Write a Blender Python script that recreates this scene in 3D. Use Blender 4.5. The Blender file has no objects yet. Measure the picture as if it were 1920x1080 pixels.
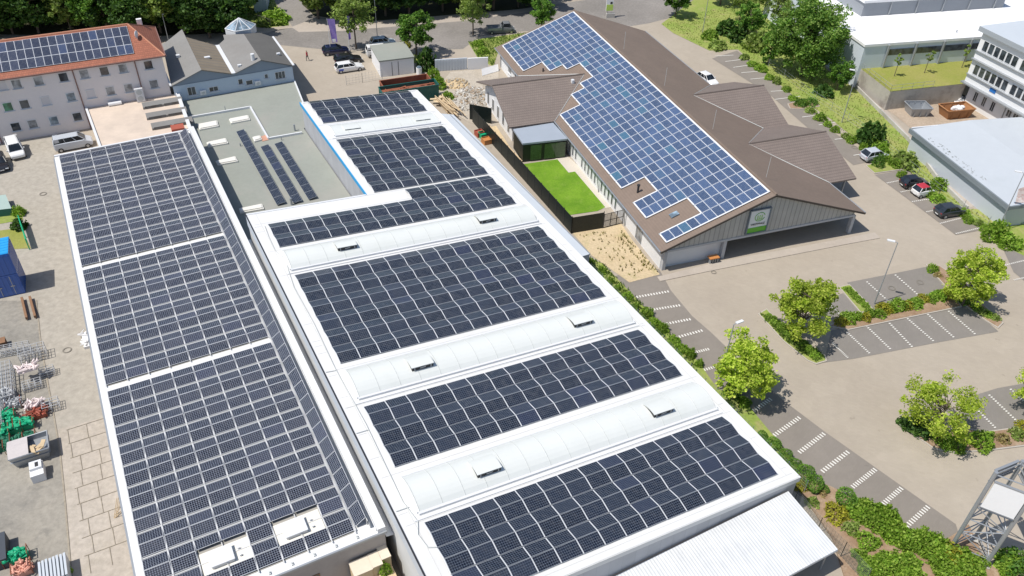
import bpy, math, random
from mathutils import Vector, Matrix
random.seed(7)
R = math.radians
PI = math.pi
SC = bpy.context.scene
COL = SC.collection
H = 55.0                                  # camera height above the car park, metres

# ------------------------------------------------------------------ camera
PITCH, ROLL, FPX = R(38.5005), R(1.7253), 1541.83
_f = Vector((0, math.cos(PITCH), -math.sin(PITCH)))
_x = Vector((1, 0, 0)); _y = _x.cross(_f)
CR = math.cos(ROLL) * _x + math.sin(ROLL) * _y
CU = -math.sin(ROLL) * _x + math.cos(ROLL) * _y
cam = bpy.data.cameras.new('camera'); camo = bpy.data.objects.new('camera', cam); COL.objects.link(camo)
m = Matrix.Identity(4)
for i in range(3):
    m[i][0] = CR[i]; m[i][1] = CU[i]; m[i][2] = -_f[i]
m[0][3], m[1][3], m[2][3] = 0, 0, H
camo.matrix_world = m
cam.sensor_width = 36; cam.lens = FPX / 1920 * 36; cam.clip_start = 0.5; cam.clip_end = 3000
SC.camera = camo

def G(x, y, z=0.0):
    """survey point: where the line of sight through photo point x, y meets height z"""
    d = _f * FPX + CR * (x - 960) - CU * (y - 540)
    p = d * ((z - H) / d.z)
    return Vector((p.x, p.y, z))
def onplane(x, y, P0, n):
    d = _f * FPX + CR * (x - 960) - CU * (y - 540)
    c = Vector((0, 0, H))
    return c + d * ((P0 - c).dot(n) / d.dot(n))
def ang(a, b):
    return math.atan2(b.y - a.y, b.x - a.x)
def dirv(deg):
    return Vector((math.cos(R(deg)), math.sin(R(deg)), 0))
ZV = Vector((0, 0, 1))

# ------------------------------------------------------------------ materials
def newmat(name):
    m = bpy.data.materials.new(name); m.use_nodes = True
    nt = m.node_tree; b = nt.nodes['Principled BSDF']
    return m, nt, b
def N(nt, t, **kw):
    n = nt.nodes.new(t)
    for k, v in kw.items():
        setattr(n, k, v)
    return n
def mth(nt, op, a, b=None, c=None):
    n = nt.nodes.new('ShaderNodeMath'); n.operation = op
    for i, v in enumerate((a, b, c)):
        if v is None: continue
        if isinstance(v, (int, float)): n.inputs[i].default_value = v
        else: nt.links.new(v, n.inputs[i])
    return n.outputs[0]
def mixc(nt, f, a, b, bt='MIX'):
    n = nt.nodes.new('ShaderNodeMix'); n.data_type = 'RGBA'; n.blend_type = bt
    for s, v in ((n.inputs[0], f), (n.inputs[6], a), (n.inputs[7], b)):
        if isinstance(v, (int, float)): s.default_value = v
        elif isinstance(v, (tuple, list)): s.default_value = tuple(v) + ((1,) if len(v) == 3 else ())
        else: nt.links.new(v, s)
    return n.outputs[2]
def noise(nt, vec, scale, detail=4, rough=.55):
    n = N(nt, 'ShaderNodeTexNoise'); n.inputs['Scale'].default_value = scale
    n.inputs['Detail'].default_value = detail; n.inputs['Roughness'].default_value = rough
    if vec is not None: nt.links.new(vec, n.inputs['Vector'])
    return n.outputs['Fac']
def ramp(nt, f, lo, hi, clo=0.0, chi=1.0):
    n = N(nt, 'ShaderNodeMapRange'); nt.links.new(f, n.inputs[0])
    for i, v in enumerate((lo, hi, clo, chi)): n.inputs[i + 1].default_value = v
    return n.outputs[0]
def bump(nt, b, h, strength=.3, dist=.02):
    n = N(nt, 'ShaderNodeBump'); n.inputs['Strength'].default_value = strength; n.inputs['Distance'].default_value = dist
    nt.links.new(h, n.inputs['Height']); nt.links.new(n.outputs[0], b.inputs['Normal'])
def sc(c, k): return tuple(min(1, v * k) for v in c)

def M(name, c, rough=.7, var=.15, s1=.5, s2=6.0, metal=0.0, dirt=None, dirt_amt=.4, bmp=0.0, spec=.5, coat=0.0):
    """painted / mineral surface with two scales of tone variation and optional dirt patches"""
    m, nt, b = newmat(name)
    tc = N(nt, 'ShaderNodeTexCoord').outputs['Object']
    n1 = noise(nt, tc, s1, 5); n2 = noise(nt, tc, s2, 4)
    f = mth(nt, 'ADD', mth(nt, 'MULTIPLY', n1, .6), mth(nt, 'MULTIPLY', n2, .4))
    f = ramp(nt, f, .3, .7)
    col = mixc(nt, f, sc(c, 1 - var), sc(c, 1 + var))
    if dirt:
        d = noise(nt, tc, s1 * .37, 8, .7); d = ramp(nt, d, .5, .68)
        col = mixc(nt, mth(nt, 'MULTIPLY', d, dirt_amt), col, dirt)
    nt.links.new(col, b.inputs['Base Color'])
    b.inputs['Roughness'].default_value = rough; b.inputs['Metallic'].default_value = metal
    b.inputs['Specular IOR Level'].default_value = spec
    b.inputs['Coat Weight'].default_value = coat
    if bmp: bump(nt, b, n2, bmp, .05)
    return m

def panel_mat(name, cell, line, frame, nx, ny, lw, fw, tint, rough=.16, dia=.0, spec=.5):
    m, nt, b = newmat(name)
    uv = N(nt, 'ShaderNodeUVMap').outputs[0]
    sp = N(nt, 'ShaderNodeSeparateXYZ'); nt.links.new(uv, sp.inputs[0]); u, v = sp.outputs[0], sp.outputs[1]
    def edge(w, k):
        f = mth(nt, 'FRACT', mth(nt, 'MULTIPLY', w, float(k)))
        return mth(nt, 'ABSOLUTE', mth(nt, 'SUBTRACT', f, .5))
    # inner field excludes the frame
    ui = mth(nt, 'DIVIDE', mth(nt, 'SUBTRACT', u, fw[0]), 1 - 2 * fw[0])
    vi = mth(nt, 'DIVIDE', mth(nt, 'SUBTRACT', v, fw[1]), 1 - 2 * fw[1])
    eu, ev = edge(ui, nx), edge(vi, ny)
    ln = mth(nt, 'MAXIMUM', mth(nt, 'GREATER_THAN', eu, .5 - lw), mth(nt, 'GREATER_THAN', ev, .5 - lw))
    if dia:
        ln = mth(nt, 'MAXIMUM', ln, mth(nt, 'GREATER_THAN', mth(nt, 'ADD', eu, ev), 1.0 - dia))
    au = mth(nt, 'ABSOLUTE', mth(nt, 'SUBTRACT', u, .5)); av = mth(nt, 'ABSOLUTE', mth(nt, 'SUBTRACT', v, .5))
    fr = mth(nt, 'MAXIMUM', mth(nt, 'GREATER_THAN', au, .5 - fw[0]), mth(nt, 'GREATER_THAN', av, .5 - fw[1]))
    oi = N(nt, 'ShaderNodeObjectInfo').outputs['Random']
    at = N(nt, 'ShaderNodeAttribute'); at.attribute_name = 'rnd'
    rnd = mth(nt, 'FRACT', mth(nt, 'ADD', oi, at.outputs['Fac']))
    cr = N(nt, 'ShaderNodeValToRGB'); nt.links.new(rnd, cr.inputs[0])
    cr.color_ramp.elements[0].color = tuple(sc(cell, .8)) + (1,); cr.color_ramp.elements[1].color = tuple(tint) + (1,)
    e = cr.color_ramp.elements.new(.5); e.color = tuple(cell) + (1,)
    e = cr.color_ramp.elements.new(.9); e.color = tuple(sc(cell, 1.25)) + (1,)
    tc = N(nt, 'ShaderNodeTexCoord').outputs['Object']
    g = ramp(nt, noise(nt, tc, .35, 2), .35, .7, .92, 1.12)
    cc = mixc(nt, 1.0, cr.outputs[0], g, 'MULTIPLY')
    col = mixc(nt, ln, cc, line)
    col = mixc(nt, fr, col, frame)
    nt.links.new(col, b.inputs['Base Color'])
    dust = ramp(nt, noise(nt, tc, 2.2, 6, .7), .45, .75, 0, .10)
    col = mixc(nt, dust, col, (.42, .40, .37))
    nt.links.new(col, b.inputs['Base Color'])
    nt.links.new(mth(nt, 'ADD', mth(nt, 'MULTIPLY', rnd, .14), rough - .05), b.inputs['Roughness'])
    b.inputs['Specular IOR Level'].default_value = spec
    return m

def tile_mat(name, c, pitch=.33, contrast=.35, rough=.75, spot=.1):
    m, nt, b = newmat(name)
    uv = N(nt, 'ShaderNodeUVMap').outputs[0]
    sp = N(nt, 'ShaderNodeSeparateXYZ'); nt.links.new(uv, sp.inputs[0]); u, v = sp.outputs[0], sp.outputs[1]
    fv = mth(nt, 'FRACT', mth(nt, 'DIVIDE', v, pitch))
    row = mth(nt, 'FLOOR', mth(nt, 'DIVIDE', v, pitch))
    fu = mth(nt, 'FRACT', mth(nt, 'ADD', mth(nt, 'DIVIDE', u, .3), mth(nt, 'MULTIPLY', row, .5)))
    ln = ramp(nt, fv, .0, .28, 1 - contrast, 1.0)
    wu = ramp(nt, mth(nt, 'ABSOLUTE', mth(nt, 'SUBTRACT', fu, .5)), .3, .5, 1.0, 1 - contrast * .5)
    wn = N(nt, 'ShaderNodeTexWhiteNoise'); wn.noise_dimensions = '2D'
    cb = N(nt, 'ShaderNodeCombineXYZ')
    nt.links.new(mth(nt, 'FLOOR', mth(nt, 'ADD', mth(nt, 'DIVIDE', u, .3), mth(nt, 'MULTIPLY', row, .5))), cb.inputs[0]); nt.links.new(row, cb.inputs[1])
    nt.links.new(cb.outputs[0], wn.inputs[0])
    tl = ramp(nt, wn.outputs[0], 0, 1, 1 - spot, 1 + spot)
    tc = N(nt, 'ShaderNodeTexCoord').outputs['Object']
    big = ramp(nt, noise(nt, tc, .25, 6), .35, .65, .95, 1.05)
    k = mth(nt, 'MULTIPLY', mth(nt, 'MULTIPLY', ln, wu), mth(nt, 'MULTIPLY', tl, big))
    col = mixc(nt, 1.0, tuple(c), k, 'MULTIPLY')
    nt.links.new(col, b.inputs['Base Color']); b.inputs['Roughness'].default_value = rough
    bump(nt, b, fv, .5, .03)
    return m

def stripe_mat(name, c, c2, pitch, axis=0, duty=.5, rough=.5, metal=0.0, bmp=.6, soft=.1):
    """profiled sheet / boards: stripes across UV metres"""
    m, nt, b = newmat(name)
    uv = N(nt, 'ShaderNodeUVMap').outputs[0]
    sp = N(nt, 'ShaderNodeSeparateXYZ'); nt.links.new(uv, sp.inputs[0]); w = sp.outputs[axis]
    f = mth(nt, 'ABSOLUTE', mth(nt, 'SUBTRACT', mth(nt, 'FRACT', mth(nt, 'DIVIDE', w, pitch)), .5))
    s = ramp(nt, f, duty * .5 - soft, duty * .5 + soft)
    wn = N(nt, 'ShaderNodeTexWhiteNoise'); wn.noise_dimensions = '1D'
    nt.links.new(mth(nt, 'FLOOR', mth(nt, 'DIVIDE', w, pitch)), wn.inputs['W'])
    tc = N(nt, 'ShaderNodeTexCoord').outputs['Object']
    k = mth(nt, 'MULTIPLY', ramp(nt, wn.outputs[0], 0, 1, .95, 1.04), ramp(nt, noise(nt, tc, .8, 6), .3, .7, .93, 1.06))
    col = mixc(nt, 1.0, mixc(nt, s, c, c2), k, 'MULTIPLY')
    nt.links.new(col, b.inputs['Base Color']); b.inputs['Roughness'].default_value = rough; b.inputs['Metallic'].default_value = metal
    bump(nt, b, s, bmp, .04)
    return m

def leaf_mat(name, c1, c2, c3, trans=.35):
    m, nt, b = newmat(name)
    g = N(nt, 'ShaderNodeNewGeometry').outputs['Random Per Island']
    oi = N(nt, 'ShaderNodeObjectInfo').outputs['Random']
    cr = N(nt, 'ShaderNodeValToRGB'); nt.links.new(g, cr.inputs[0])
    cr.color_ramp.elements[0].color = tuple(c1) + (1,); cr.color_ramp.elements[1].color = tuple(c3) + (1,)
    e = cr.color_ramp.elements.new(.55); e.color = tuple(c2) + (1,)
    tc = N(nt, 'ShaderNodeTexCoord').outputs['Object']
    k = mth(nt, 'MULTIPLY', ramp(nt, noise(nt, tc, .7, 3), .35, .65, .75, 1.25), ramp(nt, oi, 0, 1, .85, 1.15))
    col = mixc(nt, 1.0, cr.outputs[0], k, 'MULTIPLY')
    nt.links.new(col, b.inputs['Base Color']); b.inputs['Roughness'].default_value = .6
    b.inputs['Specular IOR Level'].default_value = .3
    t = N(nt, 'ShaderNodeBsdfTranslucent'); nt.links.new(mixc(nt, 1.0, col, (1.0, 1.15, .45), 'MULTIPLY'), t.inputs[0])
    mx = N(nt, 'ShaderNodeMixShader'); mx.inputs[0].default_value = trans
    nt.links.new(b.outputs[0], mx.inputs[1]); nt.links.new(t.outputs[0], mx.inputs[2])
    nt.links.new(mx.outputs[0], nt.nodes['Material Output'].inputs[0])
    return m

def ground_mat(name, c1, c2, c3=None, s=.15, fine=3.0, rough=.9, bm=.2, patch=.5):
    m, nt, b = newmat(name)
    tc = N(nt, 'ShaderNodeTexCoord').outputs['Object']
    a = ramp(nt, noise(nt, tc, s, 7, .6), .35, .65)
    f = noise(nt, tc, fine, 5, .7)
    col = mixc(nt, a, c1, c2)
    if c3:
        p = ramp(nt, noise(nt, tc, s * 2.7, 8, .7), .52, .68)
        col = mixc(nt, mth(nt, 'MULTIPLY', p, patch), col, c3)
    col = mixc(nt, 1.0, col, ramp(nt, f, .3, .7, .84, 1.16), 'MULTIPLY')
    nt.links.new(col, b.inputs['Base Color']); b.inputs['Roughness'].default_value = rough
    b.inputs['Specular IOR Level'].default_value = .25
    bump(nt, b, f, bm, .05)
    return m

def paving_mat(name, c1, c2, bx=.2, by=.1, s=.12, joint=.75, rot=0.0, blotch=None):
    """small concrete block paving seen from afar"""
    m, nt, b = newmat(name)
    tcn = N(nt, 'ShaderNodeTexCoord').outputs['Object']
    mp = N(nt, 'ShaderNodeMapping'); nt.links.new(tcn, mp.inputs[0]); mp.inputs['Rotation'].default_value = (0, 0, rot)
    tc = mp.outputs[0]
    br = N(nt, 'ShaderNodeTexBrick'); nt.links.new(tc, br.inputs[0])
    br.inputs['Scale'].default_value = 1.0; br.inputs['Brick Width'].default_value = bx; br.inputs['Row Height'].default_value = by
    br.inputs['Mortar Size'].default_value = .006
    br.inputs['Color1'].default_value = (1.025, 1.025, 1.025, 1); br.inputs['Color2'].default_value = (.975, .975, .975, 1); br.inputs['Mortar'].default_value = (.93, .93, .93, 1)
    a = ramp(nt, noise(nt, tc, s, 7, .6), .35, .65)
    a2 = ramp(nt, noise(nt, tc, s * 9, 6, .65), .3, .7, .965, 1.035)
    col = mixc(nt, a, c1, c2)
    if blotch:
        p = ramp(nt, noise(nt, tc, s * 4, 8, .75), .6, .72)
        col = mixc(nt, mth(nt, 'MULTIPLY', p, .5), col, blotch)
    oil = ramp(nt, noise(nt, tc, .9, 3, .5), .70, .76)
    col = mixc(nt, mth(nt, 'MULTIPLY', oil, .45), col, sc(c1, .62))
    rep = ramp(nt, noise(nt, tc, .33, 2, .3), .62, .63)
    col = mixc(nt, mth(nt, 'MULTIPLY', rep, .10), col, sc(c2, 1.25))
    col = mixc(nt, 1.0, col, br.outputs[0], 'MULTIPLY')
    col = mixc(nt, 1.0, col, a2, 'MULTIPLY')
    nt.links.new(col, b.inputs['Base Color']); b.inputs['Roughness'].default_value = .88
    b.inputs['Specular IOR Level'].default_value = .25
    return m

def glassy(name, c, rough=.08, spec=.8):
    m, nt, b = newmat(name)
    tc = N(nt, 'ShaderNodeTexCoord').outputs['Object']
    k = ramp(nt, noise(nt, tc, 1.1, 2), .4, .6, .6, 1.5)
    nt.links.new(mixc(nt, 1.0, tuple(c), k, 'MULTIPLY'), b.inputs['Base Color'])
    b.inputs['Roughness'].default_value = rough; b.inputs['Specular IOR Level'].default_value = spec
    return m

# ------------------------------------------------------------------ mesh builder
class MB:
    def __init__(s):
        s.v = []; s.f = []; s.uv = []; s.mi = []; s.rn = []; s.sm = []
        s.k = 0; s.r = 0.0; s.smooth = False
    def face(s, pts, uv=None):
        i = len(s.v); s.v += [tuple(p) for p in pts]; s.f.append(tuple(range(i, i + len(pts))))
        if uv is None:
            p0 = Vector(pts[0]); e = (Vector(pts[1]) - p0)
            n = None
            for q in range(2, len(pts)):
                n = e.cross(Vector(pts[q]) - p0)
                if n.length > 1e-9: break
            if e.length < 1e-9 or n is None or n.length < 1e-9: uv = [(0, 0)] * len(pts)
            else:
                e.normalize(); w = n.normalized().cross(e)
                uv = [((Vector(p) - p0).dot(e), (Vector(p) - p0).dot(w)) for p in pts]
        s.uv.append(uv); s.mi.append(s.k); s.rn.append(s.r); s.sm.append(s.smooth)
    def box(s, c, d, ax=None, ay=None, az=None):
        """centre c, full size d, optional axes"""
        ax = Vector(ax) if ax is not None else Vector((1, 0, 0)); ay = Vector(ay) if ay is not None else Vector((0, 1, 0))
        az = Vector(az) if az is not None else ax.cross(ay)
        c = Vector(c); X, Y, Z = ax * d[0] / 2, ay * d[1] / 2, az * d[2] / 2
        q = [c + i * X + j * Y + k * Z for k in (-1, 1) for j in (-1, 1) for i in (-1, 1)]
        for a in ((0, 2, 3, 1), (4, 5, 7, 6), (0, 1, 5, 4), (2, 6, 7, 3), (0, 4, 6, 2), (1, 3, 7, 5)):
            s.face([q[i] for i in a])
    def prism(s, poly, z0, z1, top=True, bot=False, side=True, kt=None, ks=None):
        poly = [Vector((p[0], p[1], 0)) for p in poly]
        A = sum(poly[i].x * poly[(i + 1) % len(poly)].y - poly[(i + 1) % len(poly)].x * poly[i].y for i in range(len(poly)))
        if A < 0: poly.reverse()
        k = s.k
        if side:
            if ks is not None: s.k = ks
            for i, p in enumerate(poly):
                q = poly[(i + 1) % len(poly)]
                s.face([(p.x, p.y, z0), (q.x, q.y, z0), (q.x, q.y, z1), (p.x, p.y, z1)])
        if kt is not None: s.k = kt
        if top: s.face([(p.x, p.y, z1) for p in poly])
        s.k = k
        if bot: s.face([(p.x, p.y, z0) for p in reversed(poly)])
    def tube(s, p, q, r, r2=None, n=6, cap=True):
        p, q = Vector(p), Vector(q); r2 = r if r2 is None else r2
        d = (q - p)
        if d.length < 1e-6: return
        d.normalize(); a = d.cross(Vector((0, 0, 1)))
        if a.length < .05: a = d.cross(Vector((1, 0, 0)))
        a.normalize(); b = d.cross(a)
        c = [(a * math.cos(2 * PI * i / n) + b * math.sin(2 * PI * i / n)) for i in range(n)]
        sm = s.smooth; s.smooth = n > 4
        for i in range(n):
            j = (i + 1) % n
            s.face([p + c[i] * r, q + c[i] * r2, q + c[j] * r2, p + c[j] * r])
        s.smooth = sm
        if cap:
            s.face([q + c[i] * r2 for i in range(n)][::-1]); s.face([p + c[i] * r for i in range(n)])
    def ell(s, c, rx, ry, rz, n=10, m=6, jit=0.0):
        c = Vector(c); g = []
        for j in range(m + 1):
            t = PI * j / m; row = []
            for i in range(n):
                a = 2 * PI * i / n; k = 1 + random.uniform(-jit, jit)
                row.append(c + Vector((rx * math.sin(t) * math.cos(a) * k, ry * math.sin(t) * math.sin(a) * k, rz * math.cos(t) * k)))
            g.append(row)
        sm = s.smooth; s.smooth = jit < .05
        for j in range(m):
            for i in range(n):
                s.face([g[j][i], g[j + 1][i], g[j + 1][(i + 1) % n], g[j][(i + 1) % n]])
        s.smooth = sm
    def leaf(s, c, sz, up=None):
        a = Vector((random.gauss(0, 1), random.gauss(0, 1), random.gauss(0, .5))).normalized()
        b = a.cross(Vector((random.gauss(0, 1), random.gauss(0, 1), random.gauss(0, 1)))).normalized()
        if up is not None and a.cross(b).dot(up) < 0: b = -b
        w = sz * random.uniform(.7, 1.25)
        a = a * w; b = b * w * .62
        i = len(s.v); c = Vector(c)
        s.v += [tuple(c - a), tuple(c + b), tuple(c + a), tuple(c - b)]
        s.f.append((i, i + 1, i + 2, i + 3)); s.uv.append([(0, 0), (1, 0), (1, 1), (0, 1)]); s.mi.append(s.k); s.rn.append(0.0); s.sm.append(False)
    def mesh(s, name, mats, off=None, rnd=False):
        me = bpy.data.meshes.new(name)
        v = s.v if off is None else [(p[0] - off[0], p[1] - off[1], p[2] - off[2]) for p in s.v]
        me.from_pydata(v, [], s.f)
        uvl = me.uv_layers.new(name='UVMap')
        flat = [c for f in s.uv for p in f for c in p]
        if len(flat) == len(uvl.data) * 2: uvl.data.foreach_set('uv', flat)
        me.polygons.foreach_set('material_index', s.mi)
        me.polygons.foreach_set('use_smooth', s.sm)
        if rnd:
            at = me.attributes.new('rnd', 'FLOAT', 'FACE'); at.data.foreach_set('value', s.rn)
        for mt in (mats if isinstance(mats, (list, tuple)) else [mats]): me.materials.append(mt)
        me.update()
        return me
    def build(s, name, mats, parent=None, local=False, rnd=False):
        """world-space vertices; a part is stored relative to its thing"""
        off = None
        if parent is not None and not local:
            root = parent
            while root.parent: root = root.parent
            off = tuple(root.location)
        elif parent is None and not local:
            off = None
        o = bpy.data.objects.new(name, s.mesh(name, mats, off, rnd)); COL.objects.link(o)
        o.parent = parent
        return o

def tag(o, label, cat, group=None, kind=None):
    if label: o['label'] = label
    if cat: o['category'] = cat
    if group: o['group'] = group
    if kind: o['kind'] = kind
    return o
def thing(name, label, cat, loc=(0, 0, 0), rz=0.0, group=None):
    o = bpy.data.objects.new(name, None); COL.objects.link(o); o.empty_display_size = .3
    o.location = loc; o.rotation_euler = (0, 0, rz)
    return tag(o, label, cat, group)
def struct(o):
    o['kind'] = 'structure'; return o
def dup(root, loc=None, rz=None, label=None, scale=None, group=None):
    def cp(o, par):
        c = o.copy(); COL.objects.link(c); c.parent = par
        for ch in kids.get(o.name, []): cp(ch, c)
        return c
    kids = {}
    def walk(o):
        kids[o.name] = list(o.children)
        for c in o.children: walk(c)
    walk(root)
    r = cp(root, None)
    if loc is not None: r.location = loc
    if rz is not None: r.rotation_euler = (0, 0, rz)
    if label: r['label'] = label
    if group: r['group'] = group
    if scale is not None: r.scale = scale
    return r
def offset(poly, d):
    """grow (d>0) a polygon outwards"""
    P = [Vector((p[0], p[1])) for p in poly]; n = len(P)
    A = sum(P[i].x * P[(i + 1) % n].y - P[(i + 1) % n].x * P[i].y for i in range(n))
    if A < 0: P.reverse()
    out = []
    for i in range(n):
        a, b, c = P[i - 1], P[i], P[(i + 1) % n]
        e1 = (b - a).normalized(); e2 = (c - b).normalized()
        n1 = Vector((e1.y, -e1.x)); n2 = Vector((e2.y, -e2.x))
        m_ = (n1 + n2)
        if m_.length < .2: m_ = n1
        m_.normalize(); k = d / max(.4, m_.dot(n1))
        out.append(b + m_ * k)
    return out
# ------------------------------------------------------------------ shared materials
m_white = M('white_membrane', (.70, .70, .69), .6, .02, .2, 3, dirt=(.60, .60, .57), dirt_amt=.35)
m_whitem = M('white_metal', (.68, .69, .70), .35, .03, .4, 5)
m_alu = M('galvanised_metal', (.36, .38, .40), .42, .08, .8, 8, metal=.4)
m_hallwall = stripe_mat('pale_wall_cladding', (.42, .43, .455), (.37, .385, .41), 1.1, 0, .96, .5, 0, .2, .02)
m_greywall = M('grey_render', (.46, .47, .49), .8, .06, .3, 4, dirt=(.36, .36, .36))
m_opal = M('opal_polycarbonate', (.675, .695, .67), .3, .02, .6, 5, dirt=(.61, .63, .59), dirt_amt=.5)
m_rib = M('grey_rib', (.50, .52, .51), .5, .05)
m_dark = M('dark_opening', (.03, .03, .032), .6, .2)
m_black = M('black_metal', (.03, .03, .033), .45, .2)
m_blue = M('bright_blue_trim', (.0, .30, .62), .4, .05)
m_flat = M('greygreen_bitumen', (.27, .285, .25), .85, .08, .25, 2.5, dirt=(.33, .31, .28), dirt_amt=.6)
m_cream = M('cream_gravel_roof', (.60, .50, .41), .9, .10, .5, 3, dirt=(.44, .37, .31), dirt_amt=.6)
m_concrete = M('concrete', (.46, .44, .40), .85, .14, .5, 4, dirt=(.25, .23, .20), dirt_amt=.6)
m_brownwall = M('brown_grey_wall', (.36, .33, .31), .85, .10, .6, 5, dirt=(.27, .24, .22))
m_pink = M('pale_rose_render', (.72, .675, .665), .85, .04, .3, 4, dirt=(.58, .54, .53))
m_bluewall = M('pale_blue_render', (.50, .58, .66), .8, .05, .3, 4)
m_slate = M('slate_blue_sheet', (.24, .29, .35), .6, .06)
m_roofgrey = M('light_grey_roofing', (.22, .215, .205), .85, .10, .3, 3, dirt=(.18, .165, .15))
m_roofbrown = stripe_mat('weathered_brown_roofing', (.20, .165, .12), (.155, .14, .12), 1.1, 1, .8, .85, 0, .2, .1)
m_roofdark = M('dark_grey_roofing', (.125, .12, .11), .8, .12, .3, 3)
m_tilered = tile_mat('red_clay_tiles', (.34, .12, .07), .36, .45)
m_tilebrown = tile_mat('brown_roof_tiles', (.20, .150, .117), .33, .12, spot=.04)
m_tilewing = tile_mat('grey_brown_roof_tiles', (.205, .165, .143), .45, .42, spot=.04)
m_boards = stripe_mat('weathered_timber_boards', (.45, .435, .405), (.28, .27, .25), .6, 0, .86, .8, 0, .5, .05)
m_whiter = M('white_render', (.74, .74, .74), .8, .03, .3, 4, dirt=(.62, .62, .62), dirt_amt=.3)
m_glass = glassy('window_glass', (.045, .055, .065))
m_glassl = glassy('window_blind', (.28, .29, .30), .3, .5)
m_glassg = glassy('green_glass', (.03, .16, .09))
m_glassb = glassy('sky_glass', (.20, .27, .33), .1)
m_rust = M('rusty_brown_steel', (.25, .085, .045), .75, .25, 1.0, 8, dirt=(.36, .15, .08), dirt_amt=.7)
m_redpaint = M('dull_red_paint', (.36, .09, .055), .6, .12)
m_orange = M('orange_paint', (.52, .22, .07), .5, .1)
m_dgreen = M('dark_green_paint', (.01, .10, .085), .5, .15)
m_green = M('bright_green_paint', (.01, .36, .17), .45, .15)
m_wood = M('raw_timber', (.55, .42, .26), .8, .18, 1.5, 12)
m_woodd = M('dark_timber', (.24, .13, .07), .8, .2, 1.5, 12)
m_corr = stripe_mat('white_corrugated_sheet', (.68, .69, .69), (.53, .55, .56), .25, 0, .7, .4, 0, .3, .15)
m_greysheet = M('pale_grey_roof_sheet', (.50, .54, .58), .5, .04, .2, 1.5, dirt=(.44, .48, .52), dirt_amt=.5)
m_wh_top = M('bright_white_roof', (.82, .82, .82), .6, .02)
m_fence = M('anthracite_fence', (.005, .011, .010), .5, .2)
PM_W, PM_L = 1.72, 1.09
pm_hall = panel_mat('dark_monocrystalline_module', (.008, .0125, .026), (.165, .195, .24), (.36, .38, .41), 10, 6, .04, (.010, .016), (.009, .015, .05), dia=.12, rough=.22)
pm_old = panel_mat('framed_monocrystalline_module', (.008, .010, .022), (.28, .31, .37), (.57, .58, .60), 10, 6, .05, (.014, .026), (.010, .014, .04), dia=.16, rough=.25)
pm_poly = panel_mat('blue_polycrystalline_module', (.038, .068, .145), (.19, .25, .35), (.66, .69, .74), 10, 6, .045, (.020, .030), (.03, .12, .19), rough=.25)
pm_red = panel_mat('navy_module', (.024, .032, .06), (.11, .13, .18), (.64, .66, .70), 6, 10, .05, (.028, .018), (.03, .06, .15), rough=.2)

# ------------------------------------------------------------------ solar modules
def module_mesh(name, w, l, mat, t=.035):
    """origin at lower left corner; x = width, y = up the slope, z = out of the glass"""
    b = MB(); z = t
    b.face([(0, 0, z), (w, 0, z), (w, l, z), (0, l, z)], [(0, 0), (1, 0), (1, 1), (0, 1)])
    e = (.001, .001)
    for p, q in (((0, 0), (w, 0)), ((w, 0), (w, l)), ((w, l), (0, l)), ((0, l), (0, 0))):
        b.face([(p[0], p[1], 0), (q[0], q[1], 0), (q[0], q[1], z), (p[0], p[1], z)], [e] * 4)
    return b.mesh(name, mat)
def place_modules(root, specs, w, l, mat, near=100):
    """specs = list of matrices (world). nearest ones are parts of their own, the remainder one counted mass"""
    me = module_mesh('solar_panel', w, l, mat)
    rj = random.Random(len(specs)); specs = [mm @ Matrix.Rotation(rj.gauss(0, R(.28)), 4, 'X') @ Matrix.Rotation(rj.gauss(0, R(.2)), 4, 'Y') for mm in specs]
    c0 = Vector((0, 0, H))
    specs = sorted(specs, key=lambda mm: (mm @ Vector((w / 2, l / 2, 0)) - c0).length)
    # prefer what the photo shows
    def vis(mm):
        p = mm @ Vector((w / 2, l / 2, 0)) - c0
        z = p.dot(_f)
        return abs(FPX * p.dot(CR) / z) < 965 and abs(FPX * p.dot(CU) / z) < 545
    specs = [s for s in specs if vis(s)] + [s for s in specs if not vis(s)]
    base = Matrix.Translation(-Vector(root.location))
    for mm in specs[:near]:
        o = bpy.data.objects.new('solar_panel', me); COL.objects.link(o); o.parent = root
        o.matrix_basis = base @ mm
    if specs[near:]:
        b = MB(); t = .035
        for mm in specs[near:]:
            b.r = random.random()
            q = [mm @ Vector(p) for p in ((0, 0, t), (w, 0, t), (w, l, t), (0, l, t))]
            s = [mm @ Vector(p) for p in ((0, 0, 0), (w, 0, 0), (w, l, 0), (0, l, 0))]
            b.face(q, [(0, 0), (1, 0), (1, 1), (0, 1)])
            for i in range(4):
                j = (i + 1) % 4; b.face([s[i], s[j], q[j], q[i]], [(.001, .001)] * 4)
        o = b.build('solar_panels', mat, root, rnd=True); o['kind'] = 'stuff'
def frame_m(p, x, y):
    x = Vector(x).normalized(); y = Vector(y).normalized(); z = x.cross(y)
    mm = Matrix.Identity(4)
    for i in range(3): mm[i][0], mm[i][1], mm[i][2], mm[i][3] = x[i], y[i], z[i], p[i]
    return mm

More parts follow.
